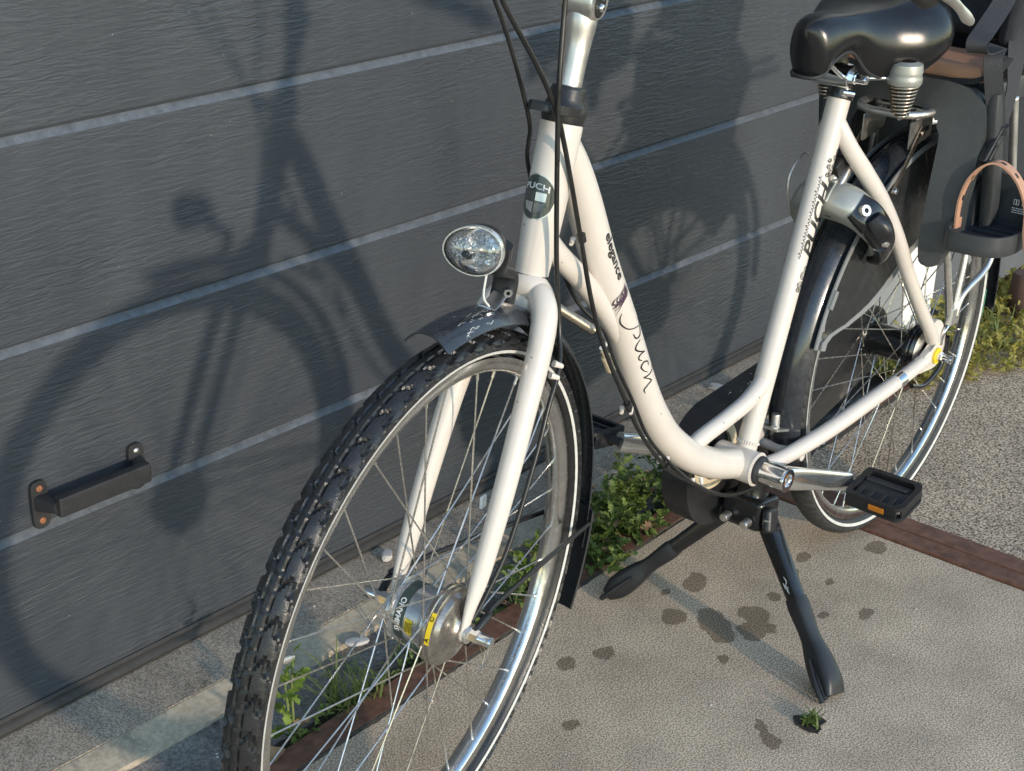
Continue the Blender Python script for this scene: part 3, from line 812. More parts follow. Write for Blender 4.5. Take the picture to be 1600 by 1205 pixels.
# ---- wheels
def ring(bm, prof, o, ax, seg=96): return lathe(bm, prof, o, ax, seg=seg, closed=True)
RIM = [(.3170, .0125), (.3140, .0128), (.3040, .0124), (.3010, .0105), (.2985, .0060), (.2978, 0), (.2985, -.0060), (.3010, -.0105), (.3040, -.0124), (.3140, -.0128), (.3170, -.0125), (.3165, -.0112), (.3120, -.0108), (.3110, 0), (.3120, .0108), (.3165, .0112)]
def tyre(o, fx, fa, fz, Ro, wd, pitch, knob, style):
    """carcass and tread in one sheet: 'knob' is the tread depth"""
    sub = 20 if style == 'knobbly' else 10
    na = pitch * sub; nt_ = 46 if style == 'knobbly' else 34
    bm = bmesh.new(); rings = []
    Rc = (Ro + .3115) / 2 + .001
    def ss(a, b, x): t = max(0, min(1, (x - a) / (b - a))); return t * t * (3 - 2 * t)
    def trap(x, lo, hi, e): return ss(lo - e, lo + e, x) * (1 - ss(hi - e, hi + e, x))
    for i in range(na):
        a = 2 * PI * i / na
        p = (i / sub) % 1.0
        rg = []
        for j in range(nt_ + 1):
            t = -1 + 2 * j / nt_                       # bead .. crown .. bead
            th = t * R(148)
            s = abs(t)
            if style == 'knobbly':
                side = t < 0
                q = (p + (.5 if side else 0)) % 1
                h = 0
                # closed tread with a scalloped shoulder
                tri = abs(2 * ((q + .35) % 1) - 1)
                edge = .455 + .060 * tri
                h = 1 - ss(edge - .012, edge + .012, s)
                # deep channel beside the centre rib, its walls toothed
                ch = .072 + .018 * abs(2 * ((q * 2) % 1) - 1)
                h = min(h, 1 - .85 * trap(s, ch, ch + .034, .008))
                # slanting sipes between channel and shoulder
                qq = (q - s * 1.9 + .1) % 1
                h = min(h, 1 - .95 * trap(s, .10, .30, .012) * trap(qq, .0, .12, .020))
                # tear-drop pockets, leaning
                dq = ((q + s * .9) % 1) - .5; ds = s - .335
                el_ = math.hypot(dq / (.26 - .9 * max(0, ds)), ds / .068)
                h = min(h, ss(.80, 1.05, el_) + .0)
                # notches that part the shoulder into lugs
                qq = (q + s * .6) % 1
                h = min(h, 1 - .95 * (ss(.24, .27, s) if t < 0 else ss(.40, .43, s)) * trap(qq, .0, .22 if t < 0 else .17, .03))
                # low hooks on the flank and the rib's nicks
                qq = (q + s * .8 + .3) % 1
                h = max(h, .40 * trap(s, .555, .64, .012) * trap(qq, .2, .62, .04))
                h = min(h, 1 - .5 * trap(s, -.2, .06, .01) * trap((p * 2) % 1, .0, .10, .04))
            else:
                q = (p * 1. + s * 1.5) % 1
                h = trap(s, -.2, .50, .03) * (1 - .9 * trap(q, .40, .62, .06) * ss(.06, .10, s))
            rr_ = wd + knob * h
            ry, rz = (wd + knob * h), (Ro - knob - Rc + knob * h)
            rad = Rc + math.cos(th) * rz; yy = math.sin(th) * ry * .98
            if s > .9: rad = max(rad, .3145)
            d = fx * math.cos(a) + fz * math.sin(a)
            rg.append(bm.verts.new(o + d * rad + fa * yy))
        rings.append(rg)
    for i in range(na):
        A, Bq = rings[i], rings[(i + 1) % na]
        for j in range(nt_): bm.faces.new((A[j], A[j + 1], Bq[j + 1], Bq[j]))
    return bm
def spokes(wheel, o, fx, fa, fz, fl_r, fl_y, n=36, ph=0., mat='spoke'):
    """crossed three times; the four kinds share their meshes"""
    for side in (0, 1):
        s = 1 if side == 0 else -1
        for lead in (0, 1):
            me = None
            for k in range(n // 4):
                base = ph + 2 * PI * (k * 4 + side + 2 * lead) / n
                rot = Matrix((fx, fa, fz)).transposed() @ Matrix.Rotation(-base, 3, 'Y')
                if me is None:
                    r1, y1 = (fl_r[side], fl_y[side])
                    ah = R(62) * (1 if lead else -1)
                    p0 = V((r1 * math.cos(ah), s * y1 + (.0022 if lead else -.0022) * s, r1 * math.sin(ah)))
                    p1 = V((.3015, s * .0022, 0))
                    bm = bmesh.new()
                    d = (p1 - p0).normalized()
                    tube(bm, [p0, p1 - d * .006], .00108, seg=6, n=1)
                    tube(bm, [p1 - d * .013, p1 - d * .004, p1 + d * .001], [.0019, .0019, .0023], seg=8, n=1, sp=False)
                    bmesh.ops.create_icosphere(bm, subdivisions=1, radius=.0022, matrix=Matrix.Translation(p0))
                    me = mesh(bm, 40, 'spoke')
                ob = link('spoke', me, mat, wheel, Matrix.Translation(o) @ rot.to_4x4())
def nut(o, ax, mat, parent, r=.0085, L=.012, name='axle_nut'):
    bm = bmesh.new(); ax = V(ax).normalized()
    u = ax.orthogonal().normalized(); v = ax.cross(u)
    prof = [(r, 0), (r, L * .85), (r * .86, L)]
    rings = [[bm.verts.new(V(o) + ax * h + (u * math.cos(PI * k / 3) + v * math.sin(PI * k / 3)) * q) for k in range(6)] for q, h in prof]
    for A, Bq in zip(rings, rings[1:]):
        for j in range(6): bm.faces.new((A[j], A[(j + 1) % 6], Bq[(j + 1) % 6], Bq[j]))
    bm.faces.new(rings[-1])
    lathe(bm, [(.0070, L * .9), (.0070, L + .013), (.0060, L + .016), (0, L + .0165)], o, ax, seg=18)
    return obj(name, bm, mat, parent, 30)

# front: hub shell is the wheel's body, the rest hangs on it
wf = obj('wheel', Lt([(.010, -.0355), (.0385, -.0345), (.0400, -.033), (.0400, -.029), (.0375, -.0275), (.0345, -.027), (.0350, -.0245), (.0350, .006), (.0362, .012), (.041, .015), (.041, .020), (.010, .020)], FH, FA, seg=56), 'hubgrey', bike, 30)
obj('hub_band', Lt([(.0353, -.0230), (.0353, -.0100)], FH, FA, seg=56), 'hubband', wf)
obj('brake_drum', Lt([(.010, .0205), (.0460, .0205), (.0485, .0222), (.0490, .0245), (.0490, .0270), (.0475, .0280), (.0472, .0305), (.0480, .0310), (.0480, .0335), (.0455, .0350), (.0430, .0355), (.0395, .0410), (.0370, .0425), (.0300, .0440), (.0220, .0475), (.0180, .0520), (.010, .0530)], FH, FA, seg=64), 'drum', wf, 25)
def hub_map(deg, r, y0): # text running round the hub
    return lambda x, y, off: FH + (FX * math.cos(R(deg) - y / r) + FZ * math.sin(R(deg) - y / r)) * (r + off) + FA * (y0 + x)
def hub_patch(name, deg, dw, y0, y1, r, mat, off=.0004):
    bm = bmesh.new(); prev = None
    for i in range(9):
        a = R(deg - dw / 2 + dw * i / 8)
        d = FX * math.cos(a) + FZ * math.sin(a)
        cur = (bm.verts.new(FH + d * (r + off) + FA * y0), bm.verts.new(FH + d * (r + off) + FA * y1))
        if prev: bm.faces.new((prev[0], prev[1], cur[1], cur[0]))
        prev = cur
    return obj(name, bm, mat, wf, None)
hub_patch('warning_label', 4, 32, -.0075, .0025, .0352, 'yellow')
for k in range(5): hub_patch('label_print', 4, 24 - 3 * (k % 3), -.0063 + .0018 * k, -.0055 + .0018 * k, .0355, 'ink', .0004)
bm = text_bm('SHIMANO', .0085, 1.1, 0, .0002); split_long(bm, .003)
for v in bm.verts:
    a = R(22) + v.co.x / .0353
    v.co = FH + (FX * math.cos(a) + FZ * math.sin(a)) * .0358 + FA * (-.0168 - v.co.y * 1.15)
obj('lettering', bm, 'inkwhite', wf, None)
# label on the brake drum's rim, with a warning letter and a round mark
hub_patch('drum_label', 24, 46, .0290, .0352, .0484, 'yellow', .0003)
for body, dg, sz in (('A', 8, .0075), ('\u00ae', 38, .0075)):
    bm = text_bm(body, sz, 1., 0, .0002)
    for v in bm.verts:
        a = R(dg) + v.co.x / .0484
        v.co = FH + (FX * math.cos(a) + FZ * math.sin(a)) * .0491 + FA * (.0320 - v.co.y)
    obj('label_print', bm, 'ink', wf, None)
obj('rim', ring(bmesh.new(), RIM, FH, FA, 120), 'rimalloy', wf, 40)
obj('tyre', tyre(FH, FX, FA, FZ, .3475, .0205, 54, .0038, 'knobbly'), 'rubber', wf, 32)
for s in (1, -1):
    obj('reflective_stripe', ring(bmesh.new(), [(.3242, s * .0188), (.3278, s * .0203), (.3276, s * .0209), (.3240, s * .0195)], FH, FA, 110), 'stripe', wf)
spokes(wf, FH, FX, FA, FZ, (.0445, .0385), (.0245, .0310), ph=R(4))
bm = bmesh.new(); vdir = FX * math.cos(R(20)) + FZ * math.sin(R(20))
tube(bm, [FH + vdir * .300, FH + vdir * .287], .0031, seg=12, n=1); tube(bm, [FH + vdir * .288, FH + vdir * .276], [.0042, .0042], seg=12, n=1); tube(bm, [FH + vdir * .276, FH + vdir * .268], [.0034, .0026], seg=12, n=1)
obj('valve', bm, 'alloy', wf)
for s in (1, -1):
    o_ = .0575 if s > 0 else .0480
    obj('washer', Lt([(.004, 0), (.0125, 0), (.0125, .0022), (.004, .0022)], F(0, s * o_, 0), FA * s, seg=28), 'alloy', wf)
    nut(F(0, s * (o_ + .0024), 0), FA * s, 'chrome', wf, L=.014 if s > 0 else .020)
# brake arm and loose wire strands
obj('brake_arm', T_([F(-.004, .055, -.016), F(-.020, .056, -.020), F(-.032, .052, -.010)], [.005, .004, .005], seg=8), 'blackpaint', wf)
bm = bmesh.new()
for k in range(4):
    tube(bm, [F(-.010 - .003 * k, .066, -.014), F(-.014 - .004 * k, .070 + .002 * k, -.030), F(-.010 + .006 * (k - 1), .073, -.046 - .004 * k)], .0005, seg=5, n=5)
obj('wire_strands', bm, 'spring', wf)
# rear
wr = obj('wheel', Lt([(.008, -.050), (.034, -.050), (.035, -.044), (.030, -.040), (.0285, -.030), (.0285, .020), (.031, .026), (.038, .030), (.038, .034), (.008, .034)], RH, Y, seg=48), 'blackpaint', bike, 30)
obj('brake_drum', Lt([(.008, .0345), (.043, .0345), (.0455, .037), (.0455, .043), (.0440, .045), (.0440, .049), (.0400, .054), (.0330, .057), (.0200, .060), (.008, .061)], RH, Y, seg=56), 'blackpaint', wr, 25)
obj('drum_ring', Lt([(.0240, .0600), (.0245, .0596), (.0405, .0546), (.0410, .0552), (.0340, .0590), (.0250, .0606)], RH, Y, seg=56, closed=True), 'alloy', wr, 30)
obj('rim', ring(bmesh.new(), RIM, RH, Y, 120), 'rimalloy', wr, 40)
obj('tyre', tyre(RH, X, Y, Z, .3450, .0195, 90, .0018, 'road'), 'rubber_old', wr, 40)
for s in (1, -1):
    obj('reflective_stripe', ring(bmesh.new(), [(.3235, s * .0178), (.3285, s * .0196), (.3283, s * .0202), (.3233, s * .0185)], RH, Y, 110), 'stripe', wr)
bm = lathe(bmesh.new(), [(.3300, .0198), (.3350, .0192)], RH, V((0, -1, 0)) * -1, seg=10, a0=0, a1=R(9))
bm.free()
bm = bmesh.new(); prev = None
for i in range(9):
    a = R(-27 - 9 * i / 8)
    cur = (bm.verts.new(RP(.3300, math.degrees(a), .0202)), bm.verts.new(RP(.3358, math.degrees(a), .0192)))
    a2 = math.degrees(a) + 207
    cur = (bm.verts.new(RP(.3300, a2 + 7, .0204)), bm.verts.new(RP(.3358, a2 + 7, .0196)))
    if prev: bm.faces.new((prev[0], prev[1], cur[1], cur[0]))
    prev = cur
bmesh.ops.delete(bm, geom=[v for v in bm.verts if not v.link_faces], context='VERTS')
obj('tyre_mark', bm, 'greenink', wr, None)
spokes(wr, RH, X, Y, Z, (.036, .0335), (.032, .042), ph=R(2))
bm = bmesh.new(); vdir = V((math.cos(R(163)), 0, math.sin(R(163))))
tube(bm, [RH + vdir * .300, RH + vdir * .286], .0031, seg=12, n=1); tube(bm, [RH + vdir * .287, RH + vdir * .270], [.0042, .0042], seg=12, n=1)
obj('valve', bm, 'black', wr)
obj('washer', Lt([(.004, 0), (.0140, 0), (.0140, .0035), (.004, .0035)], RH + V((0, .0792, 0)), Y, seg=28), 'yellow', wr)
nut(RH + V((0, .0828, 0)), Y, 'chrome', wr, L=.010)
nut(RH - V((0, .0795, 0)), -Y, 'chrome', wr, L=.010)

# ---- mudguards
def guard(o, fx, fa, fz, r, wd, a0, a1, nseg=60, th=.0016, arch=.016, sq=1.):
    """curved strip: arch = how far its crown stands above its edges"""
    bm = bmesh.new(); nc = 12
    outer, inner = [], []
    for i in range(nseg + 1):
        a = R(a0 + (a1 - a0) * i / nseg); d = fx * math.cos(a) + fz * math.sin(a)
        ro, ri = [], []
        for j in range(nc + 1):
            t = -1 + 2 * j / nc
            h = arch * (1 - abs(t) ** 2.4) * sq
            ro.append(bm.verts.new(o + d * (r - arch + h) + fa * (wd * t)))
            ri.append(bm.verts.new(o + d * (r - arch + h - th) + fa * (wd * t * .965)))
        outer.append(ro); inner.append(ri)
    for G_, fl in ((outer, 0), (inner, 1)):
        for i in range(nseg):
            for j in range(nc): bm.faces.new((G_[i][j], G_[i][j + 1], G_[i + 1][j + 1], G_[i + 1][j]))
    for i in range(nseg):
        for j in (0, nc): bm.faces.new((outer[i][j], outer[i + 1][j], inner[i + 1][j], inner[i][j]))
    for i in (0, nseg):
        for j in range(nc): bm.faces.new((outer[i][j], outer[i][j + 1], inner[i][j + 1], inner[i][j]))
    return bm
mf = obj('mudguard', guard(FH, FX, FA, FZ, .3760, .0275, 84.5, 192, 64), 'mudguard', bike, 40)
obj('mudflap', guard(FH, FX, FA, FZ, .3735, .0340, 183, 206, 16, th=.003, arch=.012), 'blackmatt', mf, 40)
for s in (1, -1):
    obj('mudguard_stay', T_([F(-.002, s * .0655, .004), FP(.030, 150, s * .068), FP(.060, 164, s * .064), FP(.355, 186, s * .0300), FP(.366, 186.5, s * .024)], [.0050, .0048, .0034, .0034, .0030], seg=10, n=4), 'black', mf)
# pale scratches on the front of the mudguard
bm = bmesh.new(); rs_ = random.Random(12)
def gmap(a, t, off): 
    h = .016 * (1 - abs(t) ** 2.4)
    return FP(.3760 - .016 + h + off, a, .0275 * t)
for k in range(17):
    a = rs_.uniform(88, 100); t = rs_.choice([rs_.uniform(-.2, .95), rs_.uniform(.5, .95)]); da = rs_.uniform(.5, 3.2)
    pts = [(a + da * i / 4, t + rs_.uniform(-.05, .05), rs_.uniform(.3, 1)) for i in range(5)]
    prev = None
    for (x, y, w_) in pts:
        cur = (bm.verts.new(gmap(x, y - .009 * w_, .0004)), bm.verts.new(gmap(x, y + .009 * w_, .0004)))
        if prev: bm.faces.new((prev[0], prev[1], cur[1], cur[0]))
        prev = cur
obj('scratch', bm, 'inkwhite', mf, None)
mr = obj('mudguard', guard(RH, X, Y, Z, .3830, .0290, -22, 186, 110, arch=.020), 'mudguard', bike, 40)
obj('mudguard_bracket', B_((.385, 0, .322), (.060, .034, .004), Matrix.Rotation(R(-18), 3, 'Y'), .001), 'alloy', mr)
nut(V((.392, 0, .326)), Z, 'alloy', mr, r=.007, L=.006, name='bolt')
# skirt guard: smoked film in a grey plastic edge on each side of the rear wheel
def skirt(s):
    ang = list(range(20, 151, 5))
    inner = {20: .350, 25: .292, 30: .258, 35: .236, 40: .222, 45: .213, 50: .208}
    def ri(a):
        if a >= 50: return .206
        k = int((a - 20) // 5) * 5 + 20; t = (a - k) / 5
        return inner[k] * (1 - t) + inner.get(k + 5, .206) * t
    yo, yi = s * .0335, s * .040
    def film(lo, hi, off, th):
        bm = bmesh.new(); prev = None
        for a in range(17 if lo else 20, 151, 2):
            aa = max(20, a)
            r0, r1 = (ri(aa), ri(aa) + .013) if lo else (ri(aa) + .008, .366)
            y0 = yi + off * s; y1 = yi + (yo - yi) * .15 + off * s if lo else yo + off * s
            cur = [bm.verts.new(RP(r0, a, y0)), bm.verts.new(RP(r1, a, y1)), bm.verts.new(RP(r1, a, y1 - th * s)), bm.verts.new(RP(r0, a, y0 - th * s))]
            if prev:
                for k in range(4): bm.faces.new((prev[k], prev[(k + 1) % 4], cur[(k + 1) % 4], cur[k]))
            else: bm.faces.new(cur)
            prev = cur
        bm.faces.new(prev)
        return bm
    g = obj('skirt_guard', film(False, True, 0, .0012), 'guardsmoke', bike, 40)
    obj('trim', film(True, False, .0015, .003), 'guardtrim', g, 40)
    # outer edge strip along the mudguard and the pointed corner
    bm = bmesh.new(); prev = None
    for a in range(17, 151, 2):
        w_ = .006 + (.016 if a < 24 else 0) * (24 - a) / 7
        cur = [bm.verts.new(RP(.372 - w_ * 1.2, a, yo + .002 * s)), bm.verts.new(RP(.373, a, yo + .0015 * s)), bm.verts.new(RP(.373, a, yo - .001 * s)), bm.verts.new(RP(.372 - w_ * 1.2, a, yo - .001 * s))]
        if prev:
            for k in range(4): bm.faces.new((prev[k], prev[(k + 1) % 4], cur[(k + 1) % 4], cur[k]))
        else: bm.faces.new(cur)
        prev = cur
    bm.faces.new(prev)
    obj('trim', bm, 'guardtrim', g, 40)
    obj('clip', B_(RP(.366, 29.5, yo + .003 * s), (.030, .006, .010), Matrix.Rotation(R(60), 3, 'Y'), .001), 'guardtrim', g)
skirt(1); skirt(-1)

# ---- steering: cap with cable guide, stem, bar
hs = obj('headset_cap', Lt([(.012, -.001), (.0235, -.001), (.0250, .002), (.0255, .008), (.0262, .010), (.0262, .015), (.0235, .020), (.0210, .026), (.0205, .036), (.0185, .040), (.0150, .041)], HT1, HA, seg=48), 'black', bike, 30)
SFX = (V((.99, .14, 0)) - HA * HA.dot(V((.99, .14, 0)))).normalized(); SFA = HA.cross(SFX).normalized()
if SFA.y < 0: SFA = -SFA
pts = rounded([(-.010, -.024), (.030, -.026), (.062, -.014), (.062, .012), (.030, .026), (-.010, .024)], .006, 3)
obj('cable_guide', prism_(bmesh.new(), pts, .010, HT1 + HA * .014, SFX, SFA, .002), 'black', hs)
Q0 = HT1 + HA * .030
def SP(x, y, t): return HT1 + HA * t + SFX * x + SFA * y
stem = obj('stem', T_([SP(0, 0, .030), SP(0, 0, .065), SP(.000, 0, .090), SP(.002, 0, .112), SP(.004, 0, .128)], [.0140, .0142, .0152, .0178, .0165], seg=28, n=6, ref=Y), 'alloy', bike, 60)
obj('stem_joint', Lt([(.006, -.020), (.0190, -.020), (.0215, -.016), (.0220, 0), (.0215, .016), (.0190, .020), (.006, .020)], SP(.005, 0, .136), SFA, seg=40), 'alloy', stem, 40)
bm = prism_(bmesh.new(), [(.0105 * math.cos(2 * PI * i / 28), .0175 * math.sin(2 * PI * i / 28)) for i in range(28)], .002, SP(.005, .0208, .136), SFX, HA, .0004)
obj('joint_recess', bm, 'ink', stem)
for y in (-.006, .007):
    obj('bolt', Lt([(0, .0045), (.0035, .0043), (.0048, .003), (.005, 0)], SP(.005, .0215, .136 + y), SFA, seg=18), 'chrome', stem)
obj('stem_arm', T_([SP(.006, 0, .140), SP(.024, 0, .180), SP(.055, 0, .205), SP(.085, 0, .212)], [.0190, .0165, .0145, .0150], seg=22, ref=Y), 'alloy', stem, 60)
BC = SP(.090, 0, .213)
bar_pts = lambda s: [BC, BC + SFA * s * .060 + Z * .006, BC + SFA * s * .140 - SFX * .020 + Z * .040, BC + SFA * s * .225 - SFX * .080 + Z * .062, BC + SFA * s * .268 - SFX * .180 + Z * .050, BC + SFA * s * .285 - SFX * .400 + Z * .012]
bar = obj('handlebar', T_([p for p in reversed(bar_pts(-1)[1:])] + bar_pts(1), .0111, seg=16, n=8), 'alloy', bike, 60)
for s in (1, -1):
    p = bar_pts(s)
    e = p[5]; d = (p[5] - p[4]).normalized()
    obj('grip', T_([e - d * .130, e - d * .065, e, e + d * .004], [.0165, .0160, .0175, .0120], seg=20, n=4), 'blackmatt', bar, 60)
    if s > 0:
        # lever runs back below the grip; its ball end shows beside the saddle
        L_ = [V((.775, .262, 1.128)), V((.745, .262, 1.108)), V((.690, .262, 1.084)), V((.610, .262, 1.056)), V((.556, .262, 1.036)), V((.528, .262, 1.022)), V((.506, .262, 1.009)), V((.490, .262, 1.001))]
        rad = [.008, .008, .0075, .007, .0066, .0062, .0078, .0055]
    else:
        off = (p[5] - bar_pts(1)[5]); L_ = [q_ + off for q_ in ([V((.775, .262, 1.128)), V((.690, .262, 1.084)), V((.556, .262, 1.036)), V((.490, .262, 1.001))])]
        rad = [.008, .0075, .0066, .007]
    obj('brake_lever', T_(L_, rad, seg=14, n=5, r2=[r_ * .85 for r_ in rad]), 'alloy', bar, 60)
    obj('lever_bracket', T_([p[4] - d * .02, L_[0]], [.015, .010], seg=12, n=2), 'alloy', bar)

# ---- cables
def cable(pts, r=.0026): return obj('cable', T_(pts, r, seg=10, n=8), 'cable', bike, 180)
cable([(.790, -.275, 1.140), (.900, -.250, 1.180), (1.020, -.160, 1.210), (1.095, -.070, 1.195), (1.110, -.025, 1.150), (1.071, -.012, 1.064), (1.043, -.010, 1.006), (1.0175, -.010, .945), (1.006, -.012, .915), (.998, -.020, .895), (.986, -.030, .868), (.960, -.036, .810), (.930, -.034, .730)])
cable([(.780, .270, 1.128), (.900, .250, 1.175), (1.040, .170, 1.205), (1.130, .085, 1.185), (1.146, .035, 1.130), (1.109, .030, 1.074), (1.054, .030, 1.004), (1.025, .030, .962), (1.004, .0295, .923), (.981, .0285, .859), (.954, .026, .783), (.9245, .0245, .695), (.892, .024, .622), (.841, .0245, .535), (.799, .025, .469), (.733, .026, .395), (.672, .028, .350), (.600, .026, .302), (.53, .024, .272), (.43, .03, .262)], .0029)
cable([(.800, .262, 1.110), (.870, .235, 1.170), (.955, .130, 1.215), (.990, .055, 1.190), (1.000, .032, 1.140), (1.005, .030, 1.061), (1.0165, .035, .982), (1.0165, .035, .926), (1.0115, .036, .777), (1.010, .043, .690), (1.030, .060, .652), (1.056, .0665, .612), (1.083, .071, .556), (1.128, .073, .466), (1.162, .070, .415), (1.185, .066, .385)], .0029)
cable([(.960, -.036, .810), (.915, -.010, .690), (.880, .012, .640), (.858, .0175, .590), (.825, .024, .530), (.785, .026, .462), (.728, .029, .400), (.668, .030, .346)], .0024)
# cable ties / adjuster and the steering spring
for p, t in (((.951, .0255, .781), (-.3, 0, -.95)), ((.834, .0245, .524), (-.5, 0, -.85)), ((.735, .026, .398), (-.6, 0, -.75))):
    tv = V(t).normalized()
    obj('cable_tie', T_([V(p) - tv * .005, V(p) + tv * .005], .0052, seg=12, n=1), 'black', bike)
p0, p1 = V((.974, .008, .697)), V((.884, .006, .636))
ax = (p1 - p0).normalized(); u = ax.orthogonal().normalized(); v = ax.cross(u)
bm = T_([p0 + ax * (.095 * i / 320) + (u * math.cos(i * PI / 5) + v * math.sin(i * PI / 5)) * .0056 for i in range(321)], .00125, seg=6, sp=False)
ssp = obj('steering_spring', bm, 'spring', bike, 180)
obj('spring_hook', T_([p0 - ax * .014 + Z * .002, p0 - ax * .004 + Z * .004, p0 + Z * .004], .0014, seg=6), 'spring', ssp)
obj('spring_hook', T_([V((.880, .006, .636)), V((.871, .008, .628)), V((.862, .006, .618)), V((.866, .004, .607)), V((.874, .006, .612))], .0024, seg=8), 'inkwhite', ssp)
obj('adjuster', T_([(.868, .006, .606), (.8635, .006, .598), (.862, .006, .596), (.850, .006, .575), (.848, .006, .571)], [.0040, .0040, .0072, .0068, .003], seg=16, n=2, sp=False), 'cream', ssp)

# ---- headlight on the fork crown
HC = FP(.4480, 95.9, .004)
hdv = (FX * .93 + FZ * .12 + FA * .22).normalized(); hsu = Z.cross(hdv).normalized(); hup = hdv.cross(hsu)   # hsu: towards the bike's left
if hsu.y < 0: hsu = -hsu
def oval_lathe(prof, sx, sy, tilt=R(0), seg=44):
    """egg-shaped turned form: prof = (scale, along)"""
    bm = bmesh.new(); rings = []
    for s, h in prof:
        rg = []
        for i in range(seg):
            a = 2 * PI * i / seg
            x, y = math.cos(a) * sx, math.sin(a) * sy
            y *= 1 + .10 * math.cos(a)
            x, y = x * math.cos(tilt) - y * math.sin(tilt), x * math.sin(tilt) + y * math.cos(tilt)
            rg.append(bm.verts.new(HC + hsu * (x * s) + hup * (y * s) + hdv * h))
        rings.append(rg)
    for A, Bq in zip(rings, rings[1:]):
        for j in range(seg): bm.faces.new((A[j], A[(j + 1) % seg], Bq[(j + 1) % seg], Bq[j]))
    for r_, p_ in ((rings[0], prof[0]), (rings[-1], prof[-1])):
        if p_[0] < .35 and len({tuple(round(c, 6) for c in v.co) for v in r_}) > 3: bm.faces.new(r_)
    return bm
SX, SY = .0325, .0262
hl = obj('headlight', oval_lathe([(.30, -.040), (.62, -.034), (.88, -.020), (1.0, -.004), (1.02, .004), (1.0, .0075), (.965, .0075), (.96, .003), (.80, -.012), (.50, -.024), (.2, -.028)], SX, SY), 'black', bike, 40)
obj('light_rim', oval_lathe([(.985, .004), (1.03, .004), (1.045, .008), (1.02, .012), (.975, .012)], SX, SY), 'facet', hl)
bm = oval_lathe([(.95, .006), (.86, -.005), (.68, -.016), (.42, -.0225), (.15, -.0245)], SX, SY)
obj('light_reflector', bm, 'facet', hl, 20)
# facets of the reflector: stepped bars
bm = bmesh.new()
for k in range(9):
    x = -.010 + .0046 * k
    for z in (-.015, -.009, -.003, .003, .009, .015):
        if (x / .032) ** 2 + (z / .025) ** 2 > .75: continue
        box(bm, HC + hsu * x + hup * (z + .001 * math.sin(k * 2.1)) + hdv * (-.012 + 9. * (x * x + z * z) + .002 * math.sin(k * 1.7 + z * 300)), (.0042, .0025, .0056), basis(hsu, hdv, hup) @ Matrix.Rotation(.7 * math.sin(k * 3 + z * 500), 3, 'X') @ Matrix.Rotation(.7 * math.cos(k * 5 + z * 900), 3, 'Z'), 0)
obj('light_facets', bm, 'facet', hl, None)
obj('round_reflector', Lt([(0, .0030), (.012, .0026), (.0135, .0012), (.0142, -.002), (.0130, -.004), (0, -.004)], HC - hsu * .0170 - hup * .002 + hdv * .0045, hdv, seg=36), 'prism', hl, 30)
obj('bulb', Lt([(0, .016), (.003, .0145), (.0045, .010), (.0045, .002), (.0032, -.004), (.0032, -.010)], HC + hsu * .006 + hdv * -.012, hdv, seg=18), 'alloy', hl)
obj('lens', oval_lathe([(.97, .0118), (.90, .0165), (.70, .0205), (.40, .0230), (.10, .0238), (.02, .0238), (.02, .0215), (.40, .0208), (.70, .0183), (.88, .0145), (.955, .0100)], SX, SY), 'lens', hl, 180)
# bracket: black fork-shaped arm down to the crown bolt
bk0 = HC - hdv * .026 + hsu * .010; bk1 = FP(.395, 106.8, .004)
obj('bracket', T_([HC - hdv * .020 + hsu * .018 + hup * .006, HC - hdv * .036 + hsu * .012 - hup * .012, HC - hdv * .046 - hup * .030 + hsu * .008, bk1 + FZ * .016 - FX * .002, bk1 + FX * .002 - FZ * .014], [.018, .018, .0155, .015, .0155], r2=[.007, .0085, .0080, .007, .006], seg=14, ref=FA, power=.6), 'black', hl)
obj('bolt', Lt([(.0022, .004), (.0048, .0042), (.0052, .003), (.0052, -.004)], bk1 + FX * .006 + FA * .009, (FX + FA * .7).normalized(), seg=18), 'chrome', hl)
obj('wire', T_([HC - hdv * .034 - hup * .010, bk1 + FX * .040 + FZ * .040, bk1 + FX * .044 + FZ * .006, bk1 + FX * .030 - FZ * .012], .0013, seg=6), 'inkwhite', hl)
obj('mudguard_tab', T_([bk1 + FX * .006 - FZ * .004, bk1 + FX * .030 - FZ * .013, bk1 + FX * .040 - FZ * .0095], [.010, .010, .009], r2=.0016, seg=10, ref=FA), 'alloy', hl)

# ---- saddle
def lerp_tab(tab, u):
    for (a, x), (b, y) in zip(tab, tab[1:]):
        if u <= b:
            t = (u - a) / (b - a) if b > a else 0
            t = t * t * (3 - 2 * t) if False else t
            return x + (y - x) * t
    return tab[-1][1]
def smooth_tab(tab, n=8):
    S = spline([(a, b) for a, b in tab], n)
    return [(s[0], s[1]) for s in S]
SX0, SXL = .128, .300
SW = smooth_tab([(0, .030), (.03, .070), (.10, .098), (.22, .110), (.36, .098), (.50, .068), (.64, .047), (.80, .038), (.92, .033), (.975, .024), (1, .008)])
SZ = smooth_tab([(0, .962), (.10, .976), (.25, .976), (.45, .963), (.65, .958), (.85, .960), (.95, .956), (1, .945)])
SDp = smooth_tab([(0, .070), (.05, .092), (.2, .112), (.40, .110), (.56, .092), (.69, .056), (.80, .058), (.92, .078), (1, .070)])
bm = bmesh.new(); rings = []
nu, na_ = 60, 36
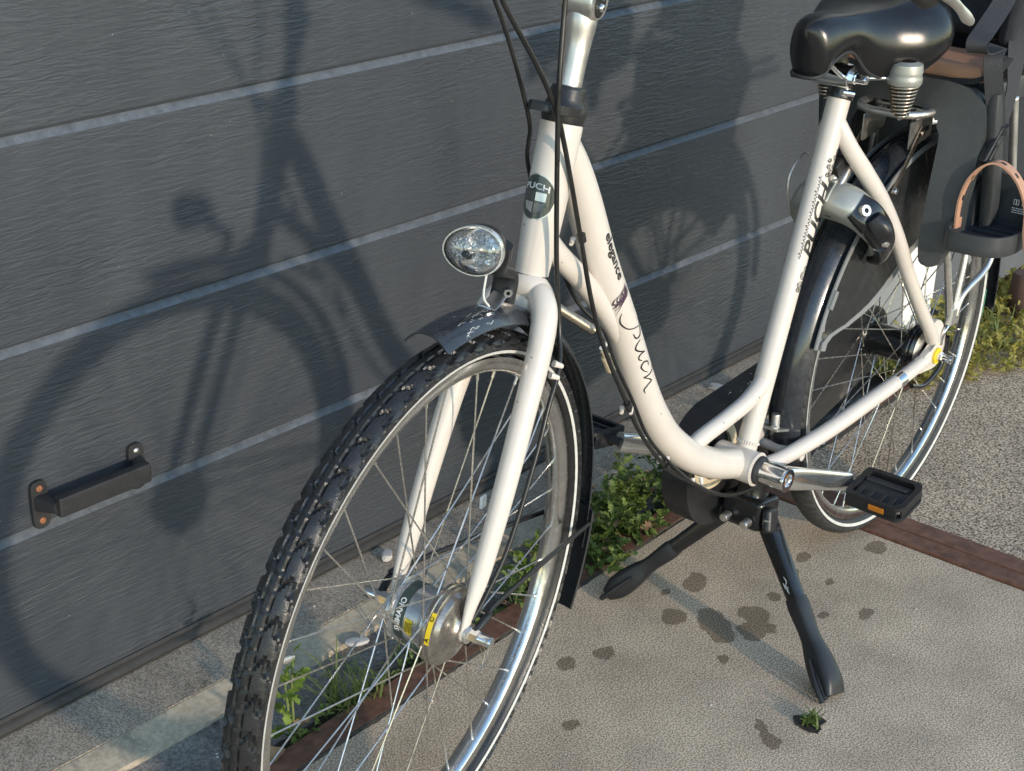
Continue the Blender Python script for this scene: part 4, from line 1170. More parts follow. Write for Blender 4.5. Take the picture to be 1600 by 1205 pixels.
for i in range(nu + 1):
    u = i / nu
    u = u if i not in (0, nu) else (.001 if i == 0 else .999)
    x = SX0 + SXL * u
    wd, zt, dp = lerp_tab(SW, u), lerp_tab(SZ, u), lerp_tab(SDp, u)
    rg = []
    for j in range(na_ + 1):
        f = -1 + 2 * j / na_
        a = f * R(122)
        sy = math.copysign(abs(math.sin(a)) ** .80, a) if abs(a) < PI / 2 else math.copysign(1 - .30 * ((abs(a) - PI / 2) / R(32)) ** 1.6, a)
        zz = (1 - math.cos(a)) / (1 - math.cos(R(122)))
        dip = .004 * max(0, 1 - (f / .22) ** 2) * math.exp(-((u - .45) / .3) ** 2)
        back = .010 * zz * (1 if u < .08 else 0) * (1 - u / .08)
        nose = -.012 * zz * max(0, (u - .9) / .1)
        rg.append(bm.verts.new((x + back + nose, wd * sy, zt - dp * zz ** 1.15 - dip)))
    rings.append(rg)
for A, Bq in zip(rings, rings[1:]):
    for j in range(na_): bm.faces.new((A[j], A[j + 1], Bq[j + 1], Bq[j]))
bm.faces.new(rings[0]); bm.faces.new(rings[-1])
saddle = obj('saddle', bm, 'saddle', bike, 60)
# thin piping along the lower edge and a base plate
edge = [rg[0].co if False else None for rg in []]
def edge_pts(s):
    out = []
    for i in range(1, nu, 2):
        u = i / nu; wd, zt, dp = lerp_tab(SW, u), lerp_tab(SZ, u), lerp_tab(SDp, u)
        out.append(V((SX0 + SXL * u, s * wd * .70, zt - dp + .001)))
    return out
obj('piping', T_(edge_pts(1) + list(reversed(edge_pts(-1))), .0028, seg=6, sp=False), 'blackmatt', saddle, 180)
bm = bmesh.new()
prism_(bm, [(p.x, p.y * .92) for p in edge_pts(1)[2:-5]] + [(p.x, p.y * .92) for p in reversed(edge_pts(-1)[2:-5])], .006, (0, 0, .915), X, Y)
obj('base_plate', bm, 'blackmatt', saddle)
for s in (1, -1):
    cx, cy = (.252, .074) if s > 0 else (.226, -.060)
    ang = V((.0, .0, 1))
    obj('spring_cup', Lt([(.010, .0), (.0235, .0), (.0255, .003), (.0260, .010), (.0245, .012), (.0245, .017), (.0255, .019), (.0240, .030), (.015, .034)], (cx, cy, .852), Z, seg=36), 'dullalloy', saddle)
    bm = T_([V((cx + (.0115 + .0105 * i / 170) * math.cos(i * 2 * PI / 20), cy + (.0115 + .0105 * i / 170) * math.sin(i * 2 * PI / 20), .806 + .046 * i / 170)) for i in range(171)], .0017, seg=6, sp=False)
    obj('spring', bm, 'spring', saddle, 180)
    obj('spring_core', Lt([(0, 0), (.0085, 0), (.016, .045), (0, .045)], (cx, cy, .806), Z, seg=20), 'blackmatt', saddle)
    # wire rail: from the nose down to the clamp and back to the cup
    obj('rail', T_([(.392, s * .010, .925), (.386, s * .016, .900), (.352, s * .022, .874), (.335, s * .024, .866), (.305, s * .032, .862), (.270, s * .052, .860), (.250, s * .076, .860)], .0036, seg=10, n=6), 'chrome', saddle, 180)
bm = T_([V((.343 + .0125 * math.cos(i * PI / 9), -.004 + .0125 * math.sin(i * PI / 9), .826 + .036 * i / 126)) for i in range(127)], .0018, seg=6, sp=False)
bm.free()
cl = obj('saddle_clamp', Lt([(.004, -.030), (.0150, -.030), (.0165, -.027), (.0165, .027), (.0150, .030), (.004, .030)], (.328, 0, .866), Y, seg=26), 'chrome', saddle)
for s in (1, -1): nut(V((.328, s * .030, .866)), Y * s, 'chrome', saddle, r=.0085, L=.008, name='clamp_nut')
STA = (V((.301, 0, .832)) - V((.346, 0, .695))).normalized()
sp0 = V((.301, 0, .832))
post = obj('seat_post', T_([sp0 - STA * .02, sp0 + STA * .022, (.300, 0, .862)], [.0135, .0135, .0135], seg=24, n=3), 'alloy', bike, 60)
obj('post_head', T_([(.296, 0, .851), (.305, 0, .862), (.326, 0, .866)], [.014, .017, .014], seg=20, n=4), 'chrome', post, 60)
pc = obj('seat_clamp', Lt([(.0170, -.009), (.0190, -.009), (.0198, -.007), (.0198, .007), (.0190, .009), (.0150, .009)], sp0 + STA * .003, STA, seg=36), 'blackpaint', bike)
obj('bolt', T_([sp0 + STA * .004 + V((.004, .0215, .001)), sp0 + STA * .004 + V((.021, .012, .005))], .0052, seg=14, n=1), 'chrome', pc)

# ---- carrier
rk = obj('carrier', T_([(-.38, .058, .780), (-.1, .058, .780), (.085, .058, .780), (.132, .050, .780), (.152, .028, .780), (.155, 0, .780), (.152, -.028, .780), (.132, -.050, .780), (.085, -.058, .780), (-.1, -.058, .780), (-.38, -.058, .780)], .0062, seg=14, n=6), 'alloy', bike, 180)
for x in (.06, -.06, -.2): obj('crossbar', T_([(x, -.058, .770), (x, .058, .770)], .0045, seg=10, n=1), 'alloy', rk)
obj('crossbar', T_([(.120, .012, .766), (-.36, .012, .766)], .0042, seg=10, n=1), 'alloy', rk)
for s in (1, -1):
    bm = prism_(bmesh.new(), rounded([(.135, .766), (.060, .766), (.060, .735), (.080, .730), (.135, .722)], .004, 2), .0022, (0, s * .040, 0), X, Z)
    obj('plate', bm, 'alloy', rk)
    obj('slot', B_((.088, s * .0416, .746), (.030, .0016, .007), Matrix.Rotation(R(8), 3, 'Y'), .0004), 'ink', rk)
    obj('bolt', Lt([(0, .005), (.004, .0048), (.0052, .003), (.0052, -.002)], (.100, s * .043, .744), Y * s, seg=14), 'spring', rk)
    # slotted strap down to the seat stay
    a, b = V((.105, s * .045, .748)), V((.188, s * .050, .672))
    d = (b - a).normalized()
    obj('strap', box(bmesh.new(), (a + b) / 2, ((b - a).length + .014, .0022, .011), basis(d, Y, d.cross(Y)), .0008), 'spring', rk)
    for k in (.45, .62): obj('slot', box(bmesh.new(), a.lerp(b, k) + V((0, s * .0009, 0)), (.010, .0012, .0035), basis(d, Y, d.cross(Y)), .0004), 'ink', rk)
    obj('bolt', Lt([(0, .005), (.004, .0048), (.0052, .003), (.0052, -.002)], b + V((0, s * .002, 0)), Y * s, seg=14), 'chrome', rk)
    for pts in ([(-.030, s * .080, .392), (-.022, s * .080, .425), (.012, s * .079, .520), (.030, s * .074, .585), (.045, s * .060, .768)],
                [(-.036, s * .081, .392), (-.044, s * .081, .440), (-.060, s * .080, .530), (-.090, s * .070, .650), (-.110, s * .060, .768)],
                [(-.041, s * .084, .405), (-.050, s * .085, .432), (-.068, s * .087, .448), (-.118, s * .089, .463), (-.150, s * .088, .482), (-.172, s * .085, .530), (-.22, s * .070, .660), (-.25, s * .060, .768)]):
        obj('stay', T_(pts, .0062, seg=12, n=7), 'alloy', rk, 180)
    obj('stay_clamp', B_((-.036, s * .083, .408), (.034, .012, .030), Matrix.Rotation(R(-8), 3, 'Y'), .003), 'alloy', rk)
    obj('stay_wire', T_([(-.026, s * .084, .398), (-.012, s * .083, .388), (-.010, s * .080, .372), (-.014, s * .078, .362)], .0036, seg=8), 'chrome', rk, 180)
# dark tension arm below the dropout
obj('chain_tensioner', T_([(-.030, .082, .372), (-.034, .082, .352), (-.020, .081, .318), (.030, .079, .300), (.075, .076, .312)], [.004, .006, .006, .005, .004], seg=10, n=5, r2=.004), 'blackpaint', bike, 60)

# ---- ring lock round the rear tyre
LA = 47.5
lu = V((math.cos(R(LA)), 0, math.sin(R(LA)))); lt2 = V((-math.sin(R(LA)), 0, math.cos(R(LA))))
def LP(y, r, t=0.): return RH + lu * r + Y * y + lt2 * t
lock = obj('ring_lock', T_([LP(-.054, .345), LP(-.060, .375), LP(-.054, .412), LP(-.030, .440), LP(0, .446), LP(.030, .443), LP(.050, .424), LP(.0600, .388), LP(.060, .360), LP(.052, .335), LP(.042, .322)],
    [.010, .012, .017, .024, .026, .026, .021, .014, .011, .010, .008], r2=[.020, .021, .024, .027, .028, .028, .026, .022, .019, .017, .014], seg=22, n=6, ref=lu, power=.72), 'dullalloy', bike, 50)
obj('lock_cover', T_([LP(.050, .452, -.004), LP(.066, .432, -.006), LP(.0755, .396, -.006), LP(.0745, .358, -.006), LP(.062, .330, -.006), LP(.042, .314, -.006)], [.010, .014, .0135, .012, .011, .008], r2=[.022, .026, .025, .022, .020, .014], seg=18, n=6, ref=lu, power=.72), 'blackpaint', lock, 50)
obj('lock_lever', T_([LP(.078, .440, -.010), LP(.090, .424, -.016), LP(.092, .402, -.016)], [.012, .016, .012], r2=[.014, .017, .013], seg=14, n=4, power=.6), 'black', lock, 60)
obj('lock_barrel', Lt([(.004, .002), (.0085, .002), (.0095, .0005), (.0095, -.006)], LP(.068, .452, -.008), (Y * .8 + lu * .5).normalized(), seg=24), 'alloy', lock)
obj('lock_knob', Lt([(0, .004), (.006, .003), (.007, 0), (.007, -.004)], LP(.098, .404, -.026), Y, seg=20), 'alloy', lock)
for y in (.012, -.004): obj('rib', T_([LP(y, .4710, -.020), LP(y, .4725, 0), LP(y, .4710, .020)], .0022, seg=8, n=3), 'dullalloy', lock)
bm = bmesh.new()
for k in range(11): box(bm, LP(.010 + .0030 * k, .446 - .0006 * k, -.0283 + .0003 * k), (.0006, .0020, .0024 + .0012 * (k % 3)), basis(lt2, Y, lu), 0)
obj('lock_print', bm, 'ink', lock, None)
obj('lock_mount', B_(LP(0, .464, .030), (.04, .044, .014), basis(lt2, Y, lu), .004), 'alloy', lock)
for s in (1, -1): obj('bolt', Lt([(0, .006), (.004, .0058), (.0058, .003), (.0058, -.002)], LP(s * .014, .486, .012), lu, seg=16), 'chrome', lock)
obj('lock_wire', T_([LP(-.045, .440, .04), LP(-.058, .470, .055), LP(-.064, .470, .01), LP(-.062, .430, -.02), LP(-.058, .395, -.02)], .0016, seg=6, n=8), 'alloy', lock)
# caliper body in the gap under the seat tube
obj('brake_body', B_((.293, 0, .722), (.030, .030, .034), Matrix.Rotation(R(35), 3, 'Y'), .006), 'black', lock)

# ---- drive: chain case, guard ring, cranks, pedals
def hull(c0, r0, c1, r1, n=20):
    d = V((c1[0] - c0[0], c1[1] - c0[1])); L_ = d.length; base = math.atan2(d.y, d.x); al = math.acos((r0 - r1) / L_)
    pts = [(c0[0] + r0 * math.cos(base + al + (2 * PI - 2 * al) * i / n), c0[1] + r0 * math.sin(base + al + (2 * PI - 2 * al) * i / n)) for i in range(n + 1)]
    pts += [(c1[0] + r1 * math.cos(base - al + 2 * al * i / n), c1[1] + r1 * math.sin(base - al + 2 * al * i / n)) for i in range(n + 1)]
    return pts
bm = prism_(bmesh.new(), hull((.466, .272), .098, (0, .335), .064), .046, (0, -.067, 0), X, Z, .014)
cc = obj('chain_case', bm, 'black', bike, 35)
obj('guard_ring', Lt([(.040, -.003), (.055, -.003), (.0575, 0), (.055, .003), (.040, .003)], BBC + V((0, -.0405, 0)), Y, seg=56, closed=True), 'cream', cc)
# droplets and dust specks on top of the case
bm = bmesh.new(); rd = random.Random(3)
for k in range(12):
    x = rd.uniform(.30, .45)
    p = V((x, rd.uniform(-.078, -.056), .272 + .098 + (.466 - x) * .062))
    bmesh.ops.create_icosphere(bm, subdivisions=1, radius=rd.uniform(.0006, .0016), matrix=Matrix.Translation(p) @ Matrix.Diagonal((1, 1, .4, 1)))
o = obj('speck', bm, 'inkwhite', cc, 180); o['kind'] = 'stuff'
def crank(s):
    e0 = BBC + V((0, s * .066, 0)); e1 = V((.495 - s * .183, s * .094, .303 - s * .071))
    d = (e1 - e0)
    k = obj('crank', T_([e0 + V((0, s * .006, 0)), e0 + d * .20 + V((0, s * .006, 0)), e0 + d * .55 + V((0, s * .002, 0)), e0 + d * .88, e1], [.0180, .0180, .0168, .0155, .0150], r2=[.0120, .0105, .0090, .0088, .0085], seg=22, n=6, ref=Z, power=.75), 'crank', bike, 50)
    obj('crank_boss', Lt([(.006, -.024), (.0165, -.024), (.0180, -.018), (.0185, .012), (.0185, .019), (.0175, .021), (.0105, .021), (.0095, .017), (0, .017)], e0, Y * s, seg=44), 'chrome', k, 30)
    obj('crank_bolt', Lt([(.0035, .0175), (.0085, .0178), (.0085, .0150)], e0, Y * s, seg=20), 'rust', k)
    obj('axle_ring', Lt([(.008, -.031), (.0215, -.031), (.0225, -.029), (.0225, -.026), (.0205, -.0235), (.008, -.0235)], e0, Y * s, seg=40), 'blackmatt', k)
    return e1
def pedal(e, s, tilt):
    rt = Matrix.Rotation(R(tilt), 3, 'Y')
    c = e + V((0, s * .062, 0))
    def pl(x, y, z): return c + rt @ V((x, s * y, z))
    p = obj('pedal', T_([e - V((0, s * .006, 0)), e + V((0, s * .016, 0)), e + V((0, s * .105, 0))], [.0075, .0065, .0110], seg=16, n=3), 'blackmatt', bike, 50)
    bm = bmesh.new()
    out = rounded([(-.040, -.046), (.040, -.046), (.042, .044), (.030, .052), (-.030, .052), (-.042, .044)], .009, 3)
    # upper and lower tread plates as frames
    obj('platform', box(bmesh.new(), pl(0, 0, .001), (.056, .078, .013), rt, .004), 'blackmatt', p)
    for z in (.0095, -.0095):
        n_ = len(out)
        a = [bm.verts.new(pl(x, y, z + .003)) for x, y in out]; b = [bm.verts.new(pl(x * .80, y * .82, z + .003)) for x, y in out]
        a2 = [bm.verts.new(pl(x, y, z - .003)) for x, y in out]; b2 = [bm.verts.new(pl(x * .80, y * .82, z - .003)) for x, y in out]
        for i in range(n_):
            j = (i + 1) % n_
            for q in ((a[i], a[j], b[j], b[i]), (a2[i], b2[i], b2[j], a2[j]), (a[i], a2[i], a2[j], a[j]), (b[i], b[j], b2[j], b2[i])): bm.faces.new(q)
    obj('tread_frame', bm, 'black', p, 40)
    for x in (-.038, .038): obj('side_plate', box(bmesh.new(), pl(x, 0, 0), (.005, .086, .017), rt, .002), 'black', p)
    for y in (-.043, .048): obj('end_plate', box(bmesh.new(), pl(0, y, 0), (.066, .005, .017), rt, .002), 'black', p)
    for y in (-.028, -.010, .010, .028):
        for z in (.0095, -.0095): obj('tread_bar', box(bmesh.new(), pl(.0225 if z > 0 else -.0225, y, z), (.022, .007, .004), rt, .001), 'black', p)
    obj('tread_bar', box(bmesh.new(), pl(-.012, 0, .0095), (.006, .070, .005), rt, .002), 'blackmatt', p)
    for x in (.0412, -.0412):
        obj('reflector', box(bmesh.new(), pl(x, .010, 0), (.002, .026, .0100), rt, .0008), 'orange', p)
    return p
el = crank(1); er = crank(-1)
pedal(el, 1, 9); pedal(er, -1, -12)

# ---- double kickstand
ks = obj('kickstand', B_((.445, 0, .205), (.060, .072, .052), Matrix.Rotation(R(-8), 3, 'Y'), .010, 3), 'blackpaint', bike)
obj('stand_mount', T_([(.432, 0, .290), (.440, 0, .235), (.446, 0, .215)], [.020, .022, .026], seg=18, n=4, power=.6), 'blackpaint', ks, 60)
obj('stand_release', B_((.462, .046, .206), (.030, .016, .040), Matrix.Rotation(R(-18), 3, 'Y') @ Matrix.Rotation(R(12), 3, 'X'), .007, 3), 'black', ks)
obj('release_mark', B_((.4778, .0500, .213), (.0012, .010, .003), Matrix.Rotation(R(-18), 3, 'Y') @ Matrix.Rotation(R(12), 3, 'X'), .0004), 'alloy', ks)
for s in (1, -1):
    h = V((.447, s * .036, .190)); ft = V((.534 if s > 0 else .523, s * (.219 if s > 0 else .199), .003))
    d = ft - h
    out = d.normalized().cross(V((1, 0, 0))).normalized()
    obj('leg', T_([h - d * .06, h + d * .10, h + d * .40, h + d * .72], [.0135, .0135, .0120, .0110], r2=[.0155, .0150, .0130, .0115], seg=20, n=5, ref=X, power=.5), 'blackpaint', ks, 40)
    obj('leg_cover', T_([h + d * .44, h + d * .50, h + d * .66, h + d * .78], [.0140, .0150, .0135, .0165], r2=[.0140, .0150, .0130, .0175], seg=20, n=5, ref=X, power=.5), 'black', ks, 40)
    obj('foot', T_([h + d * .70, h + d * .80, h + d * .92, h + d * 1.0], [.0140, .0180, .0200, .0205], r2=[.0140, .0190, .0200, .0125], seg=20, n=5, ref=X, power=.5), 'black', ks, 40)
    for k in (-.010, .0, .010):
        obj('foot_rib', T_([h + d * .76 + V((k * .6 + .016, 0, 0)), h + d * .90 + V((k + .019, 0, 0)), h + d * .995 + V((k + .019, 0, 0))], [.0022, .0040, .0042], seg=8, n=3), 'black', ks)
bm = bmesh.new()
lm = lambda x, y, off: V((.4815, 0, 0)) * 0 + (V((.447, .036, .190)) + (V((.534, .219, .003)) - V((.447, .036, .190))) * (.33 + x) + V((.0125 + off, 0, 0)) + V((0, .7, .7)) * y)
for st_ in ([(-.03, .002, .5), (.0, .004), (.02, .000, .8), (.04, .003, .4)], [(.0, -.003, .5), (.03, -.002), (.05, .002, .5)], [(.03, .004, .4), (.05, .000, .9), (.07, .002, .4)]): ribbon(bm, lm, st_, .0022, .0008)
obj('scratch', bm, 'inkwhite', ks, None)

for s in (1, -1):
    nut(V((.452, s * .037, .192)), Y * s, 'blackpaint', ks, r=.0075, L=.005, name='bolt')
    nut(V((.4755, s * .018, .200)), X, 'alloy', ks, r=.0050, L=.003, name='bolt')
a, b = V((.425, -.020, .190)), V((.400, -.020, .262)); ax = (b - a).normalized(); u = ax.orthogonal().normalized(); v = ax.cross(u)
obj('stand_spring', T_([a + (b - a) * (i / 200) + (u * math.cos(i * PI / 5) + v * math.sin(i * PI / 5)) * .0055 for i in range(201)], .0012, seg=6, sp=False), 'blackmatt', ks, 180)
# ================================================================== THE CHILD SEAT on the carrier
cs = thing('child_seat', 'dark grey child seat with tan cushion and foot strap above the rear wheel', 'child seat', (-.05, 0, .78))
# front shield: an upturned U leaning forward at its feet
UO = V((.092, 0, .830)); UD = V((.135, 0, -1)).normalized(); UN = Y.cross(UD).normalized()
if UN.x < 0: UN = -UN
half = [(0, 0), (.085, 0), (.128, .012), (.140, .050), (.134, .160), (.123, .250), (.106, .290), (.079, .288), (.074, .240), (.075, .130), (.076, .075), (.060, .046), (0, .044)]
poly = half + [(-x, y) for x, y in reversed(half[1:-1])]
poly = rounded(poly, [.001] + [.03, .02, .03, .05, .02, .012, .012, .02, .05, .02, .02] + [.001] + [.02, .02, .05, .02, .012, .012, .02, .05, .03, .02, .03], 3)
bm = bmesh.new()
A = [bm.verts.new(UO + Y * x + UD * y + UN * (.010 - 1.2 * x * x * (1 if y < .2 else 1))) for x, y in poly]
Bq = [bm.verts.new(UO + Y * x + UD * y + UN * (-.010 - 1.2 * x * x)) for x, y in poly]
f1 = bm.faces.new(A); f2 = bm.faces.new(list(reversed(Bq)))
for i in range(len(poly)): bm.faces.new((A[i], Bq[i], Bq[(i + 1) % len(poly)], A[(i + 1) % len(poly)]))
es = list(f1.edges) + list(f2.edges)
bmesh.ops.bevel(bm, geom=es, offset=.004, segments=2, affect='EDGES', profile=.5)
bmesh.ops.triangulate(bm, faces=[f for f in bm.faces if len(f.verts) > 4])
obj('leg_shield', bm, 'seat', cs, 35)
# pan and backrest
bm = bmesh.new()
cols = [(-.140, .862), (-.132, .842), (-.105, .829), (0, .824), (.105, .829), (.132, .842), (.140, .862)]
rings = []
for x, dz, ws in ((.088, 0, 1.), (.05, .003, 1.), (-.05, -.004, 1.02), (-.13, .000, 1.03), (-.185, .030, 1.04), (-.215, .11, 1.06), (-.245, .25, 1.10), (-.262, .38, 1.10)):
    k = max(0, (dz - .02) / .36)
    rings.append([bm.verts.new((x + (.06 * k if abs(y) > .12 else .0) , y * ws, z + dz - (.06 * k if abs(y) > .12 else 0))) for y, z in cols])
for A, Bq in zip(rings, rings[1:]):
    for j in range(len(cols) - 1): bm.faces.new((A[j], A[j + 1], Bq[j + 1], Bq[j]))
bmesh.ops.recalc_face_normals(bm, faces=bm.faces)
bmesh.ops.subdivide_edges(bm, edges=bm.edges, cuts=2, use_grid_fill=True, smooth=.6)
bmesh.ops.solidify(bm, geom=list(bm.faces), thickness=.008)
obj('shell', bm, 'seatdark', cs, 60)
bm = B_((.025, 0, .843), (.120, .244, .026), None, .009, 3)
cush = obj('seat_cushion', bm, 'tan', cs)
bm = B_((-.110, 0, 1.005), (.120, .235, .28), Matrix.Rotation(R(-11), 3, 'Y'), .022, 3)
for v in bm.verts: v.co.x += .004 * noise.noise(v.co * 25)
obj('back_pad', bm, 'seatdark', cs)
for s in (1, -1):
    bm = B_((-.065, s * .122, .905), (.170, .030, .085), Matrix.Rotation(R(-10), 3, 'Y'), .014, 3)
    obj('side_pad', bm, 'seatdark', cs)
# mounting legs below the pan
obj('mount_block', B_((-.12, 0, .800), (.280, .250, .044), None, .012), 'seat', cs)
for s in (1, -1):
    obj('side_plate', prism_(bmesh.new(), rounded([(.060, .800), (.045, .690), (.005, .585), (-.16, .600), (-.27, .800)], .03, 4), .012, (0, s * .112, 0), X, Z, .003), 'seatdark', cs)
    obj('leg_post', T_([(.072, s * .142, .820), (.068, s * .143, .780), (.052, s * .144, .712), (.036, s * .144, .640), (.030, s * .142, .605)], [.010, .011, .012, .012, .010], r2=[.013, .015, .016, .017, .017], seg=16, n=5, ref=Y, power=.55), 'seat', cs, 50)
    obj('support_rod', T_([(-.006, s * .140, .800), (-.016, s * .140, .770), (-.058, s * .140, .634), (-.070, s * .138, .590)], .0068, seg=12), 'alloy', cs, 180)
    if s < 0: continue
    # foot cup: floor, raised rim and heel wall
    floor = rounded([(.150, .122), (.145, .195), (.110, .217), (.025, .217), (.000, .195), (.000, .125)], [.02, .035, .03, .03, .03, .02], 5)
    bm = bmesh.new(); nf = len(floor)
    def hgt(x, y): return .018 + .062 * max(0, 1 - x / .055) + .030 * max(0, 1 - (y - .122) / .02) * max(0, 1 - x / .13)
    lay = []
    cx_, cy_ = .075, .170
    for sc_, dz in ((1.03, -.014), (1.06, -.008), (1.06, 0), (1.05, None), (.965, None), (.95, .002), (.93, 0)):
        lay.append([bm.verts.new((cx_ + (x - cx_) * sc_, s * (cy_ + (y - cy_) * sc_), .600 + (hgt(x, y) if dz is None else dz))) for x, y in floor])
    for A, Bq in zip(lay, lay[1:]):
        for i in range(nf): bm.faces.new((A[i], A[(i + 1) % nf], Bq[(i + 1) % nf], Bq[i]))
    bm.faces.new(lay[0]); bm.faces.new(lay[-1])
    fc = obj('foot_cup', bm, 'seat', cs, 40)
    for k in range(4):
        x = .045 + .026 * k
        obj('floor_rib', box(bmesh.new(), (x, s * .170, .6015), (.012, .066 - .004 * k, .004), None, .001), 'seatdark', fc)
    if s > 0:
        # white moulding marks inside the heel wall: two square emblems, two lines of tiny print
        bm = bmesh.new()
        for yy in (.176, .190): 
            for (a, b, c_, d_) in ((-.004, .004, .0035, .0045), (-.004, .004, -.0045, -.0035), (-.0045, -.0035, -.0045, .0045), (.0035, .0045, -.0045, .0045), (-.0008, .0008, -.003, .003)):
                bm.faces.new([bm.verts.new((.0082, yy + p, .640 + q)) for p, q in ((a, c_), (b, c_), (b, d_), (a, d_))])
        for k in range(3):
            x = .170
            while x < .200:
                l = .0015 + .002 * ((k * 7 + int(x * 1e4)) % 3)
                bm.faces.new([bm.verts.new((.0082, x + p, .6295 - .0035 * k + q)) for p, q in ((0, 0), (l, 0), (l, .0014), (0, .0014))])
                x += l + .0008
        obj('moulded_print', bm, 'inkwhite', fc, None)
    # perforated tan strap arching over the foot
    def band(pts, wd, th, name, mat, holes=0):
        bm = bmesh.new(); S = [V(p) for p in spline([tuple(p) for p in pts], 8)]
        prev = None; tops = []
        for i, p in enumerate(S):
            T = (S[min(i + 1, len(S) - 1)] - S[max(i - 1, 0)]).normalized()
            side = (X - T * X.dot(T)).normalized(); up = T.cross(side)
            cur = [bm.verts.new(p + side * a * wd / 2 + up * b * th / 2) for a, b in ((-1, -1), (1, -1), (1, 1), (-1, 1))]
            tops.append((p, T, side, up))
            if prev:
                for k in range(4): bm.faces.new((prev[k], prev[(k + 1) % 4], cur[(k + 1) % 4], cur[k]))
            else: bm.faces.new(cur)
            prev = cur
        bm.faces.new(prev)
        o = obj(name, bm, mat, cs, 40)
        for k in range(holes):
            p, T, side, up = tops[int((k + 1.2) * len(tops) / (holes + 1.4))]
            for q in (1, -1):
                bm = bmesh.new(); pts_ = [(.0030 * math.cos(2 * PI * i / 14), .0048 * math.sin(2 * PI * i / 14)) for i in range(14)]
                prism_(bm, pts_, .0006, p + up * q * (th / 2 + .0002), side, T)
                obj('strap_hole', bm, 'ink', o)
        return o
    if s > 0:
        band([(.112, .128, .612), (.108, .127, .660), (.102, .138, .698), (.094, .162, .720), (.088, .186, .714), (.084, .208, .690), (.082, .222, .655), (.084, .227, .620), (.088, .236, .592), (.096, .248, .568)], .021, .0032, 'foot_strap', 'tan', 9)
    else:
        band([(.112, -.128, .612), (.108, -.127, .660), (.094, -.162, .715), (.084, -.218, .692), (.082, -.240, .625)], .021, .0032, 'foot_strap', 'tan', 0)
# harness webbing with its hanging buckle, on the near side
def web(pts, wd, name='harness_strap'):
    bm = bmesh.new(); S = spline(pts, 8); prev = None
    for i, q in enumerate(S):
        p = V(q[:3]); a = V(S[max(i - 1, 0)][:3]); b = V(S[min(i + 1, len(S) - 1)][:3]); T = (b - a).normalized()
        ref = V((math.cos(q[3]), math.sin(q[3]), .0)); sd = (ref - T * ref.dot(T)).normalized(); up = T.cross(sd)
        cur = [bm.verts.new(p + sd * e * wd / 2 + up * f * .0009) for e, f in ((-1, -1), (1, -1), (1, 1), (-1, 1))]
        if prev:
            for k in range(4): bm.faces.new((prev[k], prev[(k + 1) % 4], cur[(k + 1) % 4], cur[k]))
        else: bm.faces.new(cur)
        prev = cur
    bm.faces.new(prev)
    return obj(name, bm, 'webbing', cs, 60)
web([(.000, .130, 1.02, 2.0), (.040, .130, .985, 2.1), (.075, .130, .950, 2.3), (.118, .130, .922, 2.3), (.146, .130, .905, 2.0), (.138, .130, .890, 1.9), (.113, .131, .886, 1.8), (.080, .132, .888, 1.8)], .030)
web([(.075, .134, .890, 2.2), (.096, .138, .872, 2.2), (.088, .142, .835, 2.2), (.074, .144, .800, 2.3), (.062, .146, .764, 2.3)], .028)
web([(-.060, .120, .980, 2.2), (-.015, .130, .945, 2.0), (.008, .136, .905, 2.2), (.018, .142, .860, 2.5), (.024, .146, .815, 2.9), (.050, .147, .764, 2.9)], .028)
obj('strap_tie', T_([(.056, .147, .768), (.052, .147, .754)], [.010, .008], r2=.016, seg=10, n=2), 'webbing', cs)
bd = V((.62, -.1, -.78)).normalized()
for k, (o_, sz) in enumerate(((0, (.060, .010, .008)), (.014, (.060, .010, .008)))):
    obj('buckle', box(bmesh.new(), V((.074, .150, .738)) + V((.7, 0, .6)) * (o_ - .007), sz, basis(bd, Y, bd.cross(Y)), .002), 'black', cs)
for k in (-.028, -.004, .028): obj('buckle', box(bmesh.new(), V((.074, .150, .738)) + bd * k, (.007, .010, .022), basis(bd, Y, bd.cross(Y)), .002), 'black', cs)

# ================================================================== WEEDS AND SMALL THINGS
def leaf_mesh(seed, L, W, lobes=4, depth=.55, curl=.35):
    r = random.Random(seed); bm = bmesh.new()
    n = lobes * 4 + 1; mid, lf, rt = [], [], []
    for i in range(n + 1):
        t = i / n
        env = math.sin(PI * min(1, t * .80 + .10)) ** .7 * (1 if t > .22 else .25 + t / .22 * .75)
        lob = 1 - depth * (.5 + .5 * math.cos(2 * PI * t * lobes + 1.2))
        wv = W / 2 * env * lob * r.uniform(.85, 1.15) if i < n else .0006
        z = curl * L * (t - t * t * 1.15) + .06 * L * math.sin(t * 9 + seed)
        x = L * t
        mid.append(bm.verts.new((x, 0, z)))
        sw = .18 * W * lob
        lf.append(bm.verts.new((x + sw, wv, z + .22 * wv + r.uniform(-.08, .08) * W)))
        rt.append(bm.verts.new((x + sw, -wv, z + .22 * wv + r.uniform(-.08, .08) * W)))
    for i in range(n):
        bm.faces.new((mid[i], mid[i + 1], lf[i + 1], lf[i])); bm.faces.new((mid[i + 1], mid[i], rt[i], rt[i + 1]))
    me = mesh(bm, 180, 'leaf')
    return me
LEAF = [leaf_mesh(k, .040 + .006 * (k % 3), .020 + .004 * (k % 2), 3 + k % 3) for k in range(6)]
def leaf_matrix(p, az, el, roll, sc):
    return Matrix.Translation(p) @ Matrix.Rotation(az, 4, 'Z') @ Matrix.Rotation(-el, 4, 'Y') @ Matrix.Rotation(roll, 4, 'X') @ Matrix.Diagonal((sc, sc, sc, 1))
